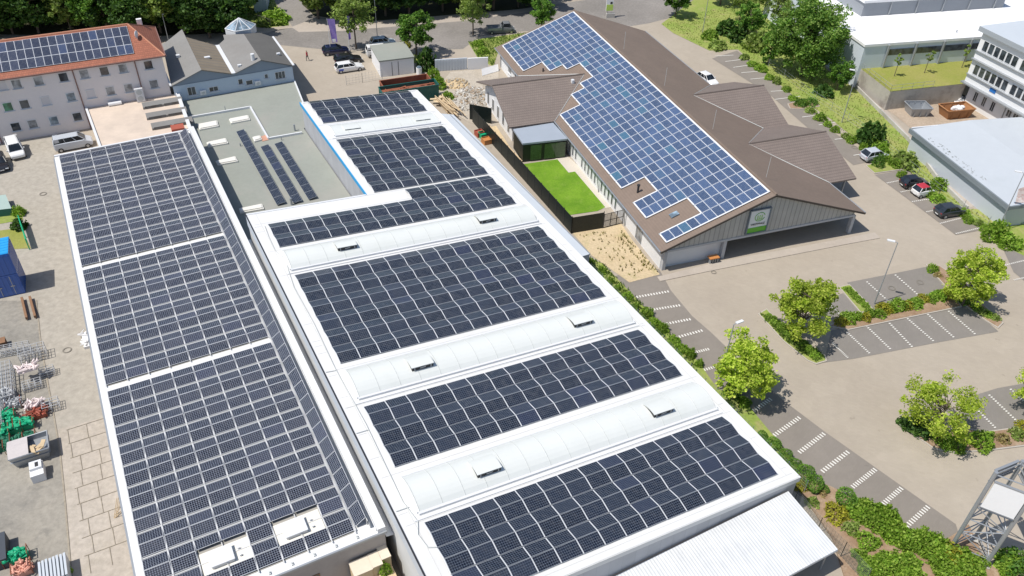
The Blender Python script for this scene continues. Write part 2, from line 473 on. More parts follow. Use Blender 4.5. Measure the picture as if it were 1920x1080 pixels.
def window(root, P0, e, s, z, w, h, out, glass=None, fr=None, sill=True, bars=1, depth=.06, name='window'):
    """window centred at distance s along e, height z; out = outward normal"""
    c = P0 + e * s + ZV * (z - P0.z)
    b = MB(); t = .07
    for sx in (-1, 1): b.box(c + e * sx * (w / 2 - t / 2) + out * depth / 2, (t, depth, h), e, out, ZV)
    for sz in (-1, 1): b.box(c + ZV * sz * (h / 2 - t / 2) + out * (depth / 2 - .003), (w - 2 * t, depth - .006, t), e, out, ZV)
    for i in range(1, bars + 1): b.box(c + e * (w * i / (bars + 1) - w / 2) + out * (depth / 2 - .008), (.05, depth - .01, h - 2 * t), e, out, ZV)
    if sill: b.box(c - ZV * (h / 2 + .04) + out * .10, (w + .16, .22, .05), e, out, ZV)
    f = b.build(name, fr or m_whitem, root)
    g = MB(); g.box(c + out * .012, (w - 2 * t, .02, h - 2 * t), e, out, ZV)
    g.build('pane', glass or m_glass, f)
    return f

# ================================================================== 1 main production hall
A = dirv(-60.9782); B = dirv(29.0218); O7 = G(461, 402, 7.1); O0 = Vector((O7.x, O7.y, 0))
SL = -math.tan(R(4.98)); Z0 = 7.1
def HP(a, b, dz=0.0): return O0 + A * a + B * b + ZV * (Z0 + SL * b + dz)
def GP(a, b, z=0.0): return O0 + A * a + B * b + ZV * z
hall = thing('warehouse', 'long white flat-roofed hall in the middle carrying wavy dark panel fields and barrel skylights', 'warehouse', GP(12, 15))
out = [(0, 0), (50.9, 0), (50.9, 29.7), (-25.2, 29.7), (-25.2, 13.1), (0, 13.1)]
b = MB()
ins = [(.12, .02), (50.78, .02), (50.78, 29.58), (-25.08, 29.58), (-25.08, 13.22), (.12, 13.22)]
for i in range(6):
    p, q = ins[i], ins[(i + 1) % 6]
    b.k = 1 if i == 0 else 0
    b.face([GP(*p), GP(*q), HP(*q, -.45), HP(*p, -.45)])
b.build('wall', [m_hallwall, M('brightened_side_cladding', (.62, .63, .63), .6, .05, .3, 2, dirt=(.50, .50, .47), dirt_amt=.5)], hall)  # side wall coloured whiter to offset the shade in the gap
b = MB()
b.face([HP(0, 0), HP(50.9, 0), HP(50.9, 13.1), HP(0, 13.1)])
b.face([HP(-25.2, 13.1), HP(50.9, 13.1), HP(50.9, 29.7), HP(-25.2, 29.7)])
for i in range(6):
    p, q = out[i], out[(i + 1) % 6]
    if i == 4: continue
    if i == 0: pass
    hf = -.5
    b.face([HP(*p, hf), HP(*q, hf), HP(*q), HP(*p)])
b.face([HP(*p, -.5) for p in out])
# rim strips a little proud of the membrane
def hstrip(mb, a0, b0, a1, b1, w, hgt, dz=.0):
    p, q = HP(a0, b0, dz + hgt / 2), HP(a1, b1, dz + hgt / 2); d = (q - p); L = d.length; d.normalize()
    s = ZV.cross(d).normalized(); mb.box((p + q) / 2, (L, w, hgt), d, s, d.cross(s))
hstrip(b, 50.6, .2, 50.6, 29.5, .5, .05); hstrip(b, -25.0, 13.4, -25.0, 29.5, .3, .06); hstrip(b, -25, 29.5, 50.7, 29.5, .25, .06)
b.build('roof', m_white, hall)
b = MB(); b.box((HP(0, 0, -.75) + HP(50.9, 0, -.75)) / 2 - B * .02, (50.9, .06, 1.3), A, B, ZV); b.build('fascia', M('pale_blue_fascia', (.50, .545, .60), .5, .03), hall)
b = MB()
p, q = HP(-25.2, 13.1, -.16), HP(0, 13.1, -.16)
b.box((p + q) / 2 - B * .03, (25.3, .1, .42), A, B, ZV); b.build('blue_trim', m_blue, hall)
b = MB()
hstrip(b, 0, -.05, 50.9, -.05, .10, .08, .0); b.build('gutter', m_black, hall)
b = MB()
hstrip(b, .1, .0, .1, 13.0, .25, .05); b.build('coping', m_whitem, hall)
b = MB()
for a0, b0, a1, b1 in ((.35, 9.2, .35, 9.2), ):
    pass
rng = random.Random(3)
for pts in ([(2.9, 1.2), (5, 1.05), (7.6, 1.0), (9.3, 1.5), (11.8, 1.2), (14, 1.0), (20, 1.1), (26, .95), (33, 1.1), (41, .9), (43, 1.2)],
            [(43, 1.2), (44, .8), (45.2, 1.0), (45.4, 1.5)], [(33.6, .1), (33.6, 1.1)], [(41.6, .15), (41.6, 1.1)], [(26.2, .1), (26.3, 1.0)]):
    for i in range(len(pts) - 1): b.tube(HP(*pts[i], .06), HP(*pts[i + 1], .06), .035, n=4)
b.build('roof_cable', m_rib, hall)
m_seam = M('membrane_seam', (.56, .56, .54), .7, .04)
b = MB()
for aa in (-18.0, -13.9, .2, 2.3, 7.55, 11.85, 26.2, 30.75, 38.4, 43.0, 50.3):
    hstrip(b, aa, 13.3 if aa < 0 else .3, aa, 29.4, .05, .012)
for bb, a0_ in ((.95, 0), (28.75, -25)): hstrip(b, a0_ + .3, bb, 50.5, bb, .05, .014)
rs_ = random.Random(2)
for k in range(14):
    aa = rs_.uniform(1, 50); hstrip(b, aa, .2, aa, .9, .045, .015); aa = rs_.uniform(-24, 50); hstrip(b, aa, 28.8, aa, 29.4, .045, .015)
b.build('membrane_seam', m_seam, hall)
# barrel skylights
def barrel(a0, a1, b0, b1, rise, vents, flat=False):
    n = 10; b = MB(); b.smooth = True
    w = a1 - a0
    def arc(t, bb, dz=0.0):   # t 0..1 across
        return HP(a0 + w * t, bb, .18 + dz + rise * math.sin(PI * t) ** .8)
    for i in range(n):
        b.face([arc(i / n, b0), arc((i + 1) / n, b0), arc((i + 1) / n, b1), arc(i / n, b1)])
    b.smooth = False
    for bb in (b0, b1): b.face([arc(i / n, bb) for i in range(n + 1)] + [HP(a1, bb), HP(a0, bb)])
    sk = b.build('skylight', m_opal, hall)
    k = int(round((b1 - b0) / 1.78)); st = (b1 - b0) / k
    for j in range(k + 1):
        b = MB()
        for i in range(n): b.tube(arc(i / n, b0 + j * st, .01), arc((i + 1) / n, b0 + j * st, .01), .022, n=4, cap=False)
        b.build('rib', m_rib, sk)
    b = MB()
    for aa in (a0 - .1, a1 + .1): hstrip(b, aa, b0 - .1, aa, b1 + .1, .2, .2)
    for bb in (b0 - .1, b1 + .1): hstrip(b, a0, bb, a1, bb, .2, .2)
    hstrip(b, a1 + .55, b0 - .6, a1 + .55, b1 + .3, .06, .08)
    b.build('curb', m_whitem, sk)
    for vb in vents:
        b = MB(); hw = 1.0; t0, t1 = .30, .80; nn = 6; lift = .10 if flat else .42
        P = []
        for i in range(nn + 1):
            t = t0 + (t1 - t0) * i / nn; lf = .05 + lift * i / nn
            P.append([arc(t, vb - hw, lf), arc(t, vb + hw, lf)])
        for i in range(nn):
            b.face([P[i][0], P[i + 1][0], P[i + 1][1], P[i][1]])
            b.face([P[i][0] - ZV * .05, P[i][1] - ZV * .05, P[i + 1][1] - ZV * .05, P[i + 1][0] - ZV * .05])
            for s in (0, 1): b.face([P[i][s], P[i + 1][s], P[i + 1][s] - ZV * .05, P[i][s] - ZV * .05])
        b.face([P[nn][0], P[nn][1], P[nn][1] - ZV * .05, P[nn][0] - ZV * .05])
        v = b.build('vent_flap', m_opal, hall)
        b = MB()
        q0, q1 = arc(t1 - .02, vb - hw + .05, .02), arc(t1 - .02, vb + hw - .05, .02); u = ZV * (lift - .01)
        b.face([q0, q1, q1 + u, q0 + u])
        b.face([arc(t0, vb - hw + .06, .02), q0, q0 + u, arc(t0, vb - hw + .06, .04)]); b.face([arc(t0, vb + hw - .06, .02), q1, q1 + u, arc(t0, vb + hw - .06, .04)])
        b.build('vent_opening', m_dark, v)
        for s, w_, h_ in ((.5, .5, .1), (.12, .08, lift), (.88, .08, lift)):
            b = MB(); b.box(q0.lerp(q1, s) + u / 2 + A * .03, (.05, w_, h_), A, B, ZV); b.build('actuator', m_alu, v)
barrel(-17.3, -14.5, 14.4, 28.3, .25, [16.8, 26.3], True)
barrel(7.95, 11.25, 1.6, 28.5, .62, [7.4, 22.9])
barrel(26.65, 30.1, 1.6, 28.3, .66, [7.4, 23.2])
barrel(39.0, 42.35, 1.6, 28.2, .66, [7.4, 23.2])
# module fields: pairs tilted to the two sides of a low ridge running along B
specs = []
BS = (B + ZV * SL).normalized()
def field(a0, npair, b0, ncol, w=1.72, pb=1.773, l=1.10, pitch=2.245, tilt=12.5, zf=.08):
    c, s = math.cos(R(tilt)), math.sin(R(tilt))
    for j in range(npair):
        for i in range(ncol):
            bb = b0 + pb * i
            p = HP(a0 + pitch * j, bb, zf)
            up = (A * c + ZV * s)
            specs.append(frame_m(p, -BS, up) @ Matrix.Translation((-w, 0, 0)))      # rises towards the ridge
            p2 = HP(a0 + pitch * j + 2 * l * c + .015, bb, zf)
            specs.append(frame_m(p2, BS, -A * c + ZV * s))
field(-25.0, 3, 14.05, 8); field(-13.45, 6, 14.05, 8)
field(.45, 1, 17.45, 6); field(2.75, 2, 1.55, 15)
field(12.25, 6, 1.55, 15); field(31.2, 3, 1.55, 15); field(43.3, 3, 1.55, 15)
place_modules(hall, specs, 1.72, 1.09, pm_hall)
b = MB()
for (a0, n, b0, nc) in ((-25.0, 3, 14.05, 8), (-13.45, 6, 14.05, 8), (.45, 1, 17.45, 6), (2.75, 2, 1.55, 15), (12.25, 6, 1.55, 15), (31.2, 3, 1.55, 15), (43.3, 3, 1.55, 15)):
    for i in range(nc + 1):
        bb = b0 + 1.773 * i - .025
        for j in range(n):
            a = a0 + 2.245 * j
            for x0, z0, x1, z1 in ((0, .1, 1.08, .335), (1.08, .335, 2.16, .1)):
                p, q = HP(a + x0, bb, z0), HP(a + x1, bb, z1); d = (q - p); L = d.length; d.normalize(); b.box((p + q) / 2, (L, .048, .04), d, BS, d.cross(BS))
b.build('mounting_rail', m_whitem, hall)

# canopy on the front of the hall
cz = 2.9
can = thing('canopy', 'white corrugated canopy roof leaning against the front wall of the white hall', 'canopy', GP(54, 20))
c0, c1 = GP(50.95, 6, cz + .55), GP(50.95, 29.0, cz + .55)
cr = G(1571, 1030, cz); cd = (cr - GP(50.95, 29.0, cz)); al = cd.dot(A); bl = 29.0 + cd.dot(B)
b = MB(); e0, e1 = GP(50.95 + al, 6, cz), GP(50.95 + al, bl - .0, cz)
for dz, fl in ((0, 0), (-.06, 1)):
    q = [p + ZV * dz for p in (c0, e0, e1, GP(50.95, bl, cz + .55))]
    b.face(q if not fl else q[::-1], [((p - c0).dot(B), (p - c0).dot(A)) for p in q])
q = [e0, e1]; b.face([e0, e1, e1 - ZV * .06, e0 - ZV * .06]); b.face([e1, GP(50.95, bl, cz + .55), GP(50.95, bl, cz + .49), e1 - ZV * .06])
b.build('roof', m_corr, can)
b = MB()
for bb in (8, 15, 22, bl - .4): b.tube(GP(50.95 + al - .4, bb, 0), GP(50.95 + al - .4, bb, cz - .02), .07)
b.tube(e0 - ZV * .12, e1 - ZV * .12, .06); b.tube(e1 - ZV * .1, GP(50.98, bl, cz + .4), .05)
b.build('frame', m_alu, can)

# ================================================================== annex strip on the right of the hall
ann = thing('lean_to', 'narrow low lean-to with pale grey roof along the right side of the white hall', 'shed', GP(-2, 30.7))
b = MB(); b.prism([GP(-21, 29.72), GP(17, 29.72), GP(17, 31.9), GP(-19, 32.4)], 0, 2.9, kt=1); b.build('roof', [m_greywall, m_greysheet], ann)
b = MB(); b.box(GP(-1, 31.95, 2.86), (36, .12, .14), A, B, ZV); b.build('gutter', m_alu, ann)

# ================================================================== 2 left industrial building
lb = thing('factory_building', 'left factory building whose whole flat roof is covered by rows of white-framed panels', 'factory', GP(8, -8))
zr = 4.85
b = MB(); b.prism([GP(-25.8, -16.7), GP(41, -16.7), GP(41, -.65), GP(-25.8, -.65)], 0, zr - .25, top=False)
b.build('wall', m_brownwall, lb)
b = MB(); b.prism([GP(-25.9, -16.8), GP(41.1, -16.8), GP(41.1, -.58), GP(-25.9, -.58)], zr - .3, zr, bot=True); b.build('roof', m_white, lb)
b = MB()
b.box(GP(7.6, -.88, zr + .2), (67, .6, .4), A, B, ZV); b.box(GP(7.6, -1.22, zr + .1), (66.6, .05, .24), A, B, ZV); b.box(GP(-25.75, -9, zr + .08), (.3, 15.6, .16), A, B, ZV)
b.build('parapet', m_whitem, lb)
b = MB(); b.face([GP(-.2, -.58, 3.9), GP(41.0, -.58, 3.9), GP(41.0, .0, 3.8), GP(-.2, .0, 3.8)]); b.build('gap_bounce_sheet', m_whitem, lb)  # added sheet, bounces light into the dark gap between the buildings
b = MB(); b.box(GP(41.17, -8.7, zr - .1), (.14, 16.3, .2), A, B, ZV); b.box(GP(8, -16.87, zr - .1), (66.8, .14, .16), A, B, ZV)
b.build('gutter', m_alu, lb)
b = MB()
for k in range(9): 
    c = GP(40.8, -2.6 - 1.55 * k, zr + .06); b.box(c, (.25, .14, .1), A, B, ZV); b.tube(c, c + ZV * .12, .04)
b.build('snow_guard', m_rib, lb)
specs = []
def field2(a0, n, start_half=False, skip=None, l=1.0, w=1.655, pb=1.7125, pitch=2.23, tilt=10., zf=.13, row0=0):
    c, s = math.cos(R(tilt)), math.sin(R(tilt))
    for j in range(n):
        for i in range(8):
            bb = -16.25 + pb * i; a = a0 + pitch * j
            if not (skip and (i, j, 0) in skip):
                specs.append(frame_m(GP(a, bb, zr + zf), -B, A * c + ZV * s) @ Matrix.Translation((-w, 0, 0)))
            if not (skip and (i, j, 1) in skip):
                specs.append(frame_m(GP(a + 2 * l * c + .03, bb, zr + zf), B, -A * c + ZV * s))
# first camera-facing row, then three sections split by maintenance strips
c, s = math.cos(R(10)), math.sin(R(10))
field2(-25.47, 11); field2(-.35, 8); 
sk = {(i, 8, 1) for i in (2, 3, 5, 6)} | {(i, 9, 0) for i in (2, 3, 5, 6)}
field2(18.15, 10, skip=sk)
t = 36.0
for k in range(38):
    p = GP(-25.0 + 1.7125 * k, -2.42, zr + .2)
    up = B * math.cos(R(t)) + ZV * math.sin(R(t))
    mm = frame_m(p, A, up); 
    if (mm.to_3x3() @ Vector((0, 0, 1))).z < 0:
        mm = frame_m(p + A * 1.66, -A, up)
    specs.append(mm)
def fixnorm(specs, w):
    o = []
    for mm in specs:
        n = mm.to_3x3() @ Vector((0, 0, 1))
        if n.z < 0:
            x = mm.to_3x3() @ Vector((1, 0, 0)); y = mm.to_3x3() @ Vector((0, 1, 0)); p = mm @ Vector((w, 0, 0))
            mm = frame_m(p, -x, y)
        o.append(mm)
    return o
specs = fixnorm(specs, 1.655)
place_modules(lb, specs, 1.655, 1.0, pm_old)
b = MB()
for i in range(9):
    bb = -16.25 + 1.7125 * i - .03
    for (a0, a1) in ((-25.4, -1.0), (-.4, 17.5), (18.1, 40.5)): b.box(GP((a0 + a1) / 2, bb, zr + .16), (a1 - a0, .07, .06), A, B, ZV)
for aj in [-25.47 + 2.23 * j for j in range(1, 11)] + [-.35 + 2.23 * j for j in range(1, 8)] + [18.15 + 2.23 * j for j in range(1, 10)]:
    b.box(GP(aj - .13, -9.45, zr + .1), (.085, 13.6, .05), A, B, ZV)
for k in range(39): b.tube(GP(-25.0 + 1.7125 * k, -1.62, zr + .05), GP(-25.0 + 1.7125 * k, -1.60, zr + .74), .03, n=4)
for zz, bb in ((.74, -1.6), (.2, -2.5)): b.box(GP(7.7, bb, zr + zz - .04), (65.2, .05, .05), A, B, ZV)
b.build('mounting_rail', M('grey_rail', (.60, .60, .59), .5, .06), lb)
b = MB()
for a0_, n_ in ((-25.47, 11), (-.35, 8), (18.15, 10)): b.box(GP(a0_ + 2.23 * n_ / 2 - .1, -9.45, zr + .012), (2.23 * n_ - .1, 13.5, .024), A, B, ZV)
b.build('gravel_underlay', M('beige_gravel', (.36, .345, .31), .9, .12), lb)
b = MB()
b.box(GP(8, -1.5, zr + .3), (65, .03, .5), A, B, ZV); b.build('rack_back_sheet', m_alu, lb)
m_ivory = M('ivory_membrane', (.74, .71, .63), .7, .04)
for hb in (-11.1, -6.0):
    b = MB(); b.box(GP(38.3, hb, zr + .04), (2.15, 3.3, .08), A, B, ZV); hh = b.build('roof_hatch', m_ivory, lb)
    b = MB(); b.box(GP(38.2, hb - .3, zr + .22), (1.25, 1.5, .3), A, B, ZV); b.box(GP(38.2, hb - .3, zr + .40), (1.35, 1.6, .05), A, B, ZV)
    b.tube(GP(38.0, hb + .9, zr + .1), GP(38.0, hb + .9, zr + .3), .08); b.tube(GP(38.6, hb + .9, zr + .1), GP(38.6, hb + .9, zr + .28), .08)
    b.build('dome', m_whitem, hh)
window(lb, GP(41, -8, 0), B, 1.6, 2.3, 1.5, 1.3, A, glass=m_glass, fr=m_woodd)

# ================================================================== flat-roofed link building behind
zf = 2.2
P1, P2 = G(331, 191, zf), G(552, 152, zf)
link = thing('flat_roof_building', 'low grey-green flat-roofed building with white roof slabs between the two big panel roofs', 'building', GP(-15, 6))
b = MB(); b.prism([P1, P2, GP(-25.25, 14.4), GP(-25.25, 13.08), GP(-.02, 13.08), GP(-.02, -.5), GP(-36, -.5)], 0, zf, kt=1)
b.build('wall', [m_greywall, m_flat], link)
b = MB()
def wstrip(mb, p, q, w, h, z):
    p = Vector((p.x, p.y, z)); q = Vector((q.x, q.y, z)); d = q - p; L = d.length; d.normalize(); s = ZV.cross(d)
    mb.box((p + q) / 2 + ZV * h / 2, (L, w, h), d, s, ZV)
E1, E2, E3, E4 = [G(x, y, zf + .3) for x, y in ((348, 219.5), (469, 199), (503, 258), (566, 247))]
wstrip(b, E1, E2, .22, .3, zf); wstrip(b, E2, E3, .22, .3, zf); wstrip(b, E3, E4, .22, .3, zf)
wstrip(b, G(552, 152, zf), GP(-25.3, 14.3, 0), .2, .15, zf); wstrip(b, GP(-27, -.6), P1 + (P1 - GP(-27, -.6)) * .0, .5, .55, zf)
b.build('parapet', m_whitem, link)
for k, q in enumerate((((370, 233), (407, 226), (410, 236), (374, 243)), ((429, 223), (465, 216), (469, 224), (433, 231)), ((387, 267), (423, 259), (428, 268), (390, 275)), ((404, 302), (441, 293), (446, 302), (408, 309)), ((448, 391), (491, 382), (495, 391), (450, 399)), ((473, 257), (488, 254), (491, 261), (477, 265)))):
    b = MB(); b.prism([G(x, y, zf + .2) for x, y in q], zf, zf + .2); b.prism(offset([G(x, y, zf + .2) for x, y in q], -.15), zf + .2, zf + .32); b.build('rooflight', M('ivory_rooflight', (.72, .70, .64), .5, .04) if k == 0 else bpy.data.materials['ivory_rooflight'], link)
b = MB(); b.prism([G(x, y, zf + .05) for x, y in ((489, 256), (500, 252), (504, 262), (492, 265))], zf, zf + .06); b.build('roof_patch', M('terracotta_patch', (.50, .27, .19), .9, .1), link)
b = MB(); 
for x_, y_, h_, r_ in ((553, 245, .9, .12), (451, 274, .4, .08), (528, 263, .5, .06), (423, 208, .7, .05), (547, 384, .9, .14)):
    b = MB(); b.tube(G(x_, y_, zf), G(x_, y_, zf) + ZV * h_, r_); b.build('vent_pipe', m_alu, link)
specs = []
def stripmod(a0, b0, n):
    tt = 8.0
    for k in range(n):
        p = GP(a0 + 1.66 * k, b0, zf + .18)
        specs.append(frame_m(p + A * 1.62, -A, B * math.cos(R(tt)) + ZV * math.sin(R(tt))))
Lo = lambda P: ((P - O0).dot(A), (P - O0).dot(B))
r2 = lambda x, y: (340 + x / 4.908, 180 + y / 4.908)
zz = zf + .25
a_, b_ = Lo(G(*r2(505, 325), zz)); stripmod(a_, b_ - .02, 12)
a_, b_ = Lo(G(*r2(728, 465), zz)); stripmod(a_, b_, 9)
a_, b_ = Lo(G(*r2(855, 438), zz)); stripmod(a_, b_, 9)
specs = fixnorm(specs, 1.62)
place_modules(link, specs, 1.62, 1.05, pm_hall)

# ================================================================== blue two-gable building
e = (P2 - P1).normalized(); n = Vector((-e.y, e.x, 0)); Wd = (P2 - P1).length
tg = thing('two_gable_building', 'pale blue building with two low slate gables and a glass pyramid on its roof', 'building', P1 + e * 8)
def T(s, d, z): return Vector((P1.x, P1.y, 0)) + e * s + n * d + ZV * z
b = MB(); b.prism([T(0, 0, 0), T(Wd, 0, 0), T(Wd, 12.2, 0), T(9, 11.8, 0), T(4.5, 14.8, 0), T(1.5, 14.8, 0)], 0, 4.62, top=False); b.build('wall', m_bluewall, tg)
b = MB()
for s0, s1, s2 in ((0, 4.2, 8.35), (8.35, 12.5, Wd)):
    b.face([T(s0, -.05, 4.55), T(s2, -.05, 4.55), T(s2, -.05, 5.0 if s2 < 10 else 4.75), T(s1, -.05, 6.3), T(s0, -.05, 4.75 if s0 < 1 else 5.0)])
    b.face([T(s0, -.12, 4.55), T(s2, -.12, 4.55), T(s2, -.05, 4.55), T(s0, -.05, 4.55)])
b.build('gable_front', m_slate, tg)
def slope(pts, mat, name='roof', th=.12, par=None, uvdir=None):
    b = MB(); b.face(pts)
    low = [p - ZV * th for p in pts]; b.face(low[::-1])
    for i in range(len(pts)):
        j = (i + 1) % len(pts); b.face([pts[i], low[i], low[j], pts[j]])
    return b.build(name, mat, par)
slope([T(-.2, -.3, 4.72), T(4.2, -.3, 6.34), T(4.4, 16.0, 6.34), T(1.6, 14.6, 5.3), T(1.0, 14.6, 5.1)], m_roofgrey, par=tg)
slope([T(4.203, -.3, 6.34), T(8.25, -.3, 5.02), T(8.25, 10.9, 5.02), T(4.4, 12.6, 6.34)], m_roofbrown, par=tg)
slope([T(8.55, -.3, 5.02), T(12.5, -.3, 6.34), T(12.5, 10.4, 6.34), T(9.9, 13.5, 5.5), T(9.7, 11.8, 5.4), T(8.55, 11.0, 5.02)], m_roofgrey, par=tg)
slope([T(12.503, -.3, 6.34), T(Wd + .1, -.3, 4.74), T(Wd + .1, 11.6, 4.74), T(15.2, 12.4, 5.4), T(12.503, 10.4, 6.34)], m_roofdark, par=tg)
b = MB(); 
b.box((T(8.4, 5.3, 5.03)), (.55, 11.2, .14), e, n, ZV); b.box(T(Wd + .15, 5.6, 4.78), (.3, 11.9, .12), e, n, ZV); b.box(T(-.25, 2.5, 4.8), (.25, 5.8, .14), e, n, ZV); b.build('gutter', m_whitem, tg)
for c_, d_ in ((T(5.9, 4.9, 5.86), (.8, .5, .2)), (T(2.2, 7.2, 5.8), (.5, .5, .4)), (T(9.6, 1.0, 5.5), (.5, .4, .3)), (T(15.8, 3.4, 5.3), (.5, .4, .25))):
    b = MB(); b.box(c_, d_, e, n, ZV); b.build('roof_vent', m_whitem, tg)
b = MB(); b.tube(T(11.6, .8, 6.0), T(11.6, .8, 7.0), .28, n=10); b.build('roof_vent', m_whitem, tg)
# skylight pyramid
b = MB(); ctr = T(12.7, 13.6, 0); rad = 2.35
ring = [ctr + e * rad * math.cos(R(60 * k)) + n * rad * .85 * math.sin(R(60 * k)) for k in range(6)]
b.prism([p for p in ring], 5.2, 6.35); py = b.build('pyramid_skylight', m_whitem, tg)
b = MB(); top = ctr + ZV * 7.7
for k in range(6): p, q = ring[k] + ZV * 6.36, ring[(k + 1) % 6] + ZV * 6.36; b.face([p.lerp(ctr + ZV * 6.36, .03), q.lerp(ctr + ZV * 6.36, .03), top])
b.build('pane', m_glassb, py)
b = MB()
for k in range(6):
    p, q = ring[k] + ZV * 6.36, ring[(k + 1) % 6] + ZV * 6.36; b.tube(p, top, .07, n=4); b.tube(p, q, .07, n=4); b.tube(p.lerp(q, .5), top, .04, n=4)
b.build('glazing_bar', m_whitem, py)
wP = Vector((P1.x, P1.y, 0)); mo = -n
for s_, z_, w_, h_, k_ in ((2.32, 3.4, 1.15, 1.3, 0), (5.3, 3.15, 1.3, .75, 0), (9.15, 3.55, .7, .85, 0), (10.36, 3.2, 1.0, .75, 0), (12.9, 3.7, .55, .7, 0), (14.9, 3.5, 1.5, 1.15, 1)):
    window(tg, wP, e, s_, z_, w_, h_, mo, bars=k_ + (1 if w_ > 1 else 0))
def ac_unit(name, label, c, ax, outd, w=.8, h=.6, fans=1, grp=None):
    t_ = thing(name, label, 'air conditioner', c - ZV * h / 2)
    if grp: t_['group'] = grp
    b = MB(); b.box(c, (w, .35, h), ax, outd, ZV); b.build('casing', m_whitem, t_)
    for k in range(fans):
        b = MB(); cc = c + outd * .18 + ZV * ((k - (fans - 1) / 2) * h / max(1, fans)); b.tube(cc, cc + outd * .02, min(w, h / fans) * .4, n=14); b.build('fan', m_rib, t_)
    return t_
ac_unit('air_conditioner', 'small white air conditioner on the blue wall, left one beside the barred window', T(3.75, -.22, 3.0), e, mo, grp='units on the blue wall')
ac_unit('air_conditioner', 'small white air conditioner on the blue wall under the second slate gable', T(11.49, -.22, 3.0), e, mo, grp='units on the blue wall')

# ================================================================== rose three-storey house with red tiled roof
PT = G(305, 100, 9.0); PT0 = Vector((PT.x, PT.y, 0)); e2 = dirv(26.6); n2 = dirv(116.6)
def U(s, d, z): return PT0 + e2 * s + n2 * d + ZV * z
ah = thing('apartment_house', 'pale rose three-storey house with hipped red tile roof and a block of panels', 'house', U(-11, 5, 0))
b = MB(); b.prism([U(-34, 0, 0), U(-.2, 0, 0), U(-.2, 10.6, 0), U(-34, 10.6, 0)], 0, 8.75, top=False); b.build('wall', m_pink, ah)
rz = 11.65
def uvf(b, pts, along, up):
    p0 = pts[0]; b.face(pts, [((p - p0).dot(along), (p - p0).dot(up)) for p in pts])
b = MB(); up = (n2 * 5.5 + ZV * (rz - 8.9)).normalized(); up2 = (-n2 * 5.5 + ZV * (rz - 8.9)).normalized(); up3 = (-e2 * 3.4 + ZV * (rz - 8.9)).normalized()
uvf(b, [U(-34, -.35, 8.8), U(.2, -.35, 8.8), U(-3.3, 5.4, rz), U(-34, 5.4, rz)], e2, up)
uvf(b, [U(.2, 11, 8.8), U(-34, 11, 8.8), U(-34, 5.4, rz), U(-3.3, 5.4, rz)], e2, up2)
uvf(b, [U(.2, -.35, 8.8), U(.2, 11, 8.8), U(-3.3, 5.4, rz)], n2, up3)
b.face([U(-34, -.35, 8.795), U(-34, 11, 8.795), U(.2, 11, 8.795), U(.2, -.35, 8.795)])
b.build('roof', m_tilered, ah)
b = MB(); b.tube(U(-34, 5.4, rz), U(-3.3, 5.4, rz), .12); b.tube(U(-3.3, 5.4, rz), U(.2, -.35, 8.8), .1); b.tube(U(-3.3, 5.4, rz), U(.2, 11, 8.8), .1)
b.build('ridge_tile', M('ridge_clay', (.50, .23, .14), .8, .1), ah)
b = MB(); b.box(U(-17, -.42, 8.72), (34.6, .15, .14), e2, n2, ZV); b.box(U(.27, 5.3, 8.72), (.15, 11.6, .14), e2, n2, ZV); b.tube(U(-11.5, -.1, 0), U(-11.5, -.1, 8.7), .07); b.tube(U(-3.77, -.1, 3), U(-3.77, -.1, 8.7), .07); b.tube(U(-22.5, -.1, 0), U(-22.5, -.1, 8.7), .07)
b.build('gutter', M('brown_gutter', (.22, .12, .10), .6, .1), ah)
b = MB(); b.box(U(-1.7, 8.6, 10.6), (.7, .5, .9), e2, n2, ZV); b.build('chimney', m_whiter, ah)
b = MB(); dc = U(-2.6, 2.9, 10.9); b.tube(dc - ZV * .8, dc, .04); b.ell(dc + ZV * .1, .12, .5, .5, 14, 8); b.build('satellite_dish', m_whitem, ah)
specs = []; sl_ = (n2 * 5.75 + ZV * (rz - 8.8)).normalized()
for i in range(19):
    for j in range(3): specs.append(frame_m(U(-3.5 - .995 * (i + 1), .55, 8.8 + .9 * (rz - 8.8) / 5.75 + .1) + sl_ * 1.64 * j, e2, sl_))
place_modules(ah, specs, .975, 1.62, pm_red)
bars_ = 0
wins = [(-19.99, 7.8, 2), (-18.33, 7.75, 1), (-15.75, 7.75, 1), (-12.77, 7.75, 0), (-10.23, 7.75, 1), (-7.75, 7.75, 0), (-5.4, 7.75, 1), (-2.16, 7.7, 0), (-20.24, 4.9, 3), (-18.28, 4.9, 0), (-15.74, 4.9, 2), (-12.66, 4.9, 4), (-10.18, 4.9, 2), (-7.73, 4.9, 1), (-5.39, 4.9, 1), (-2.1, 4.9, 1), (-20.23, 2.0, 0), (-18.2, 2.0, 1), (-15.62, 2.0, 4), (-12.69, 2.0, 0)]
gl = [m_glass, m_glassl, M('closed_shutter', (.58, .56, .57), .7, .03), m_glassg, m_glassb]
for s_, z_, g_ in wins: window(ah, PT0, e2, s_, z_, 1.15, 1.25, -n2, glass=gl[g_], bars=0)

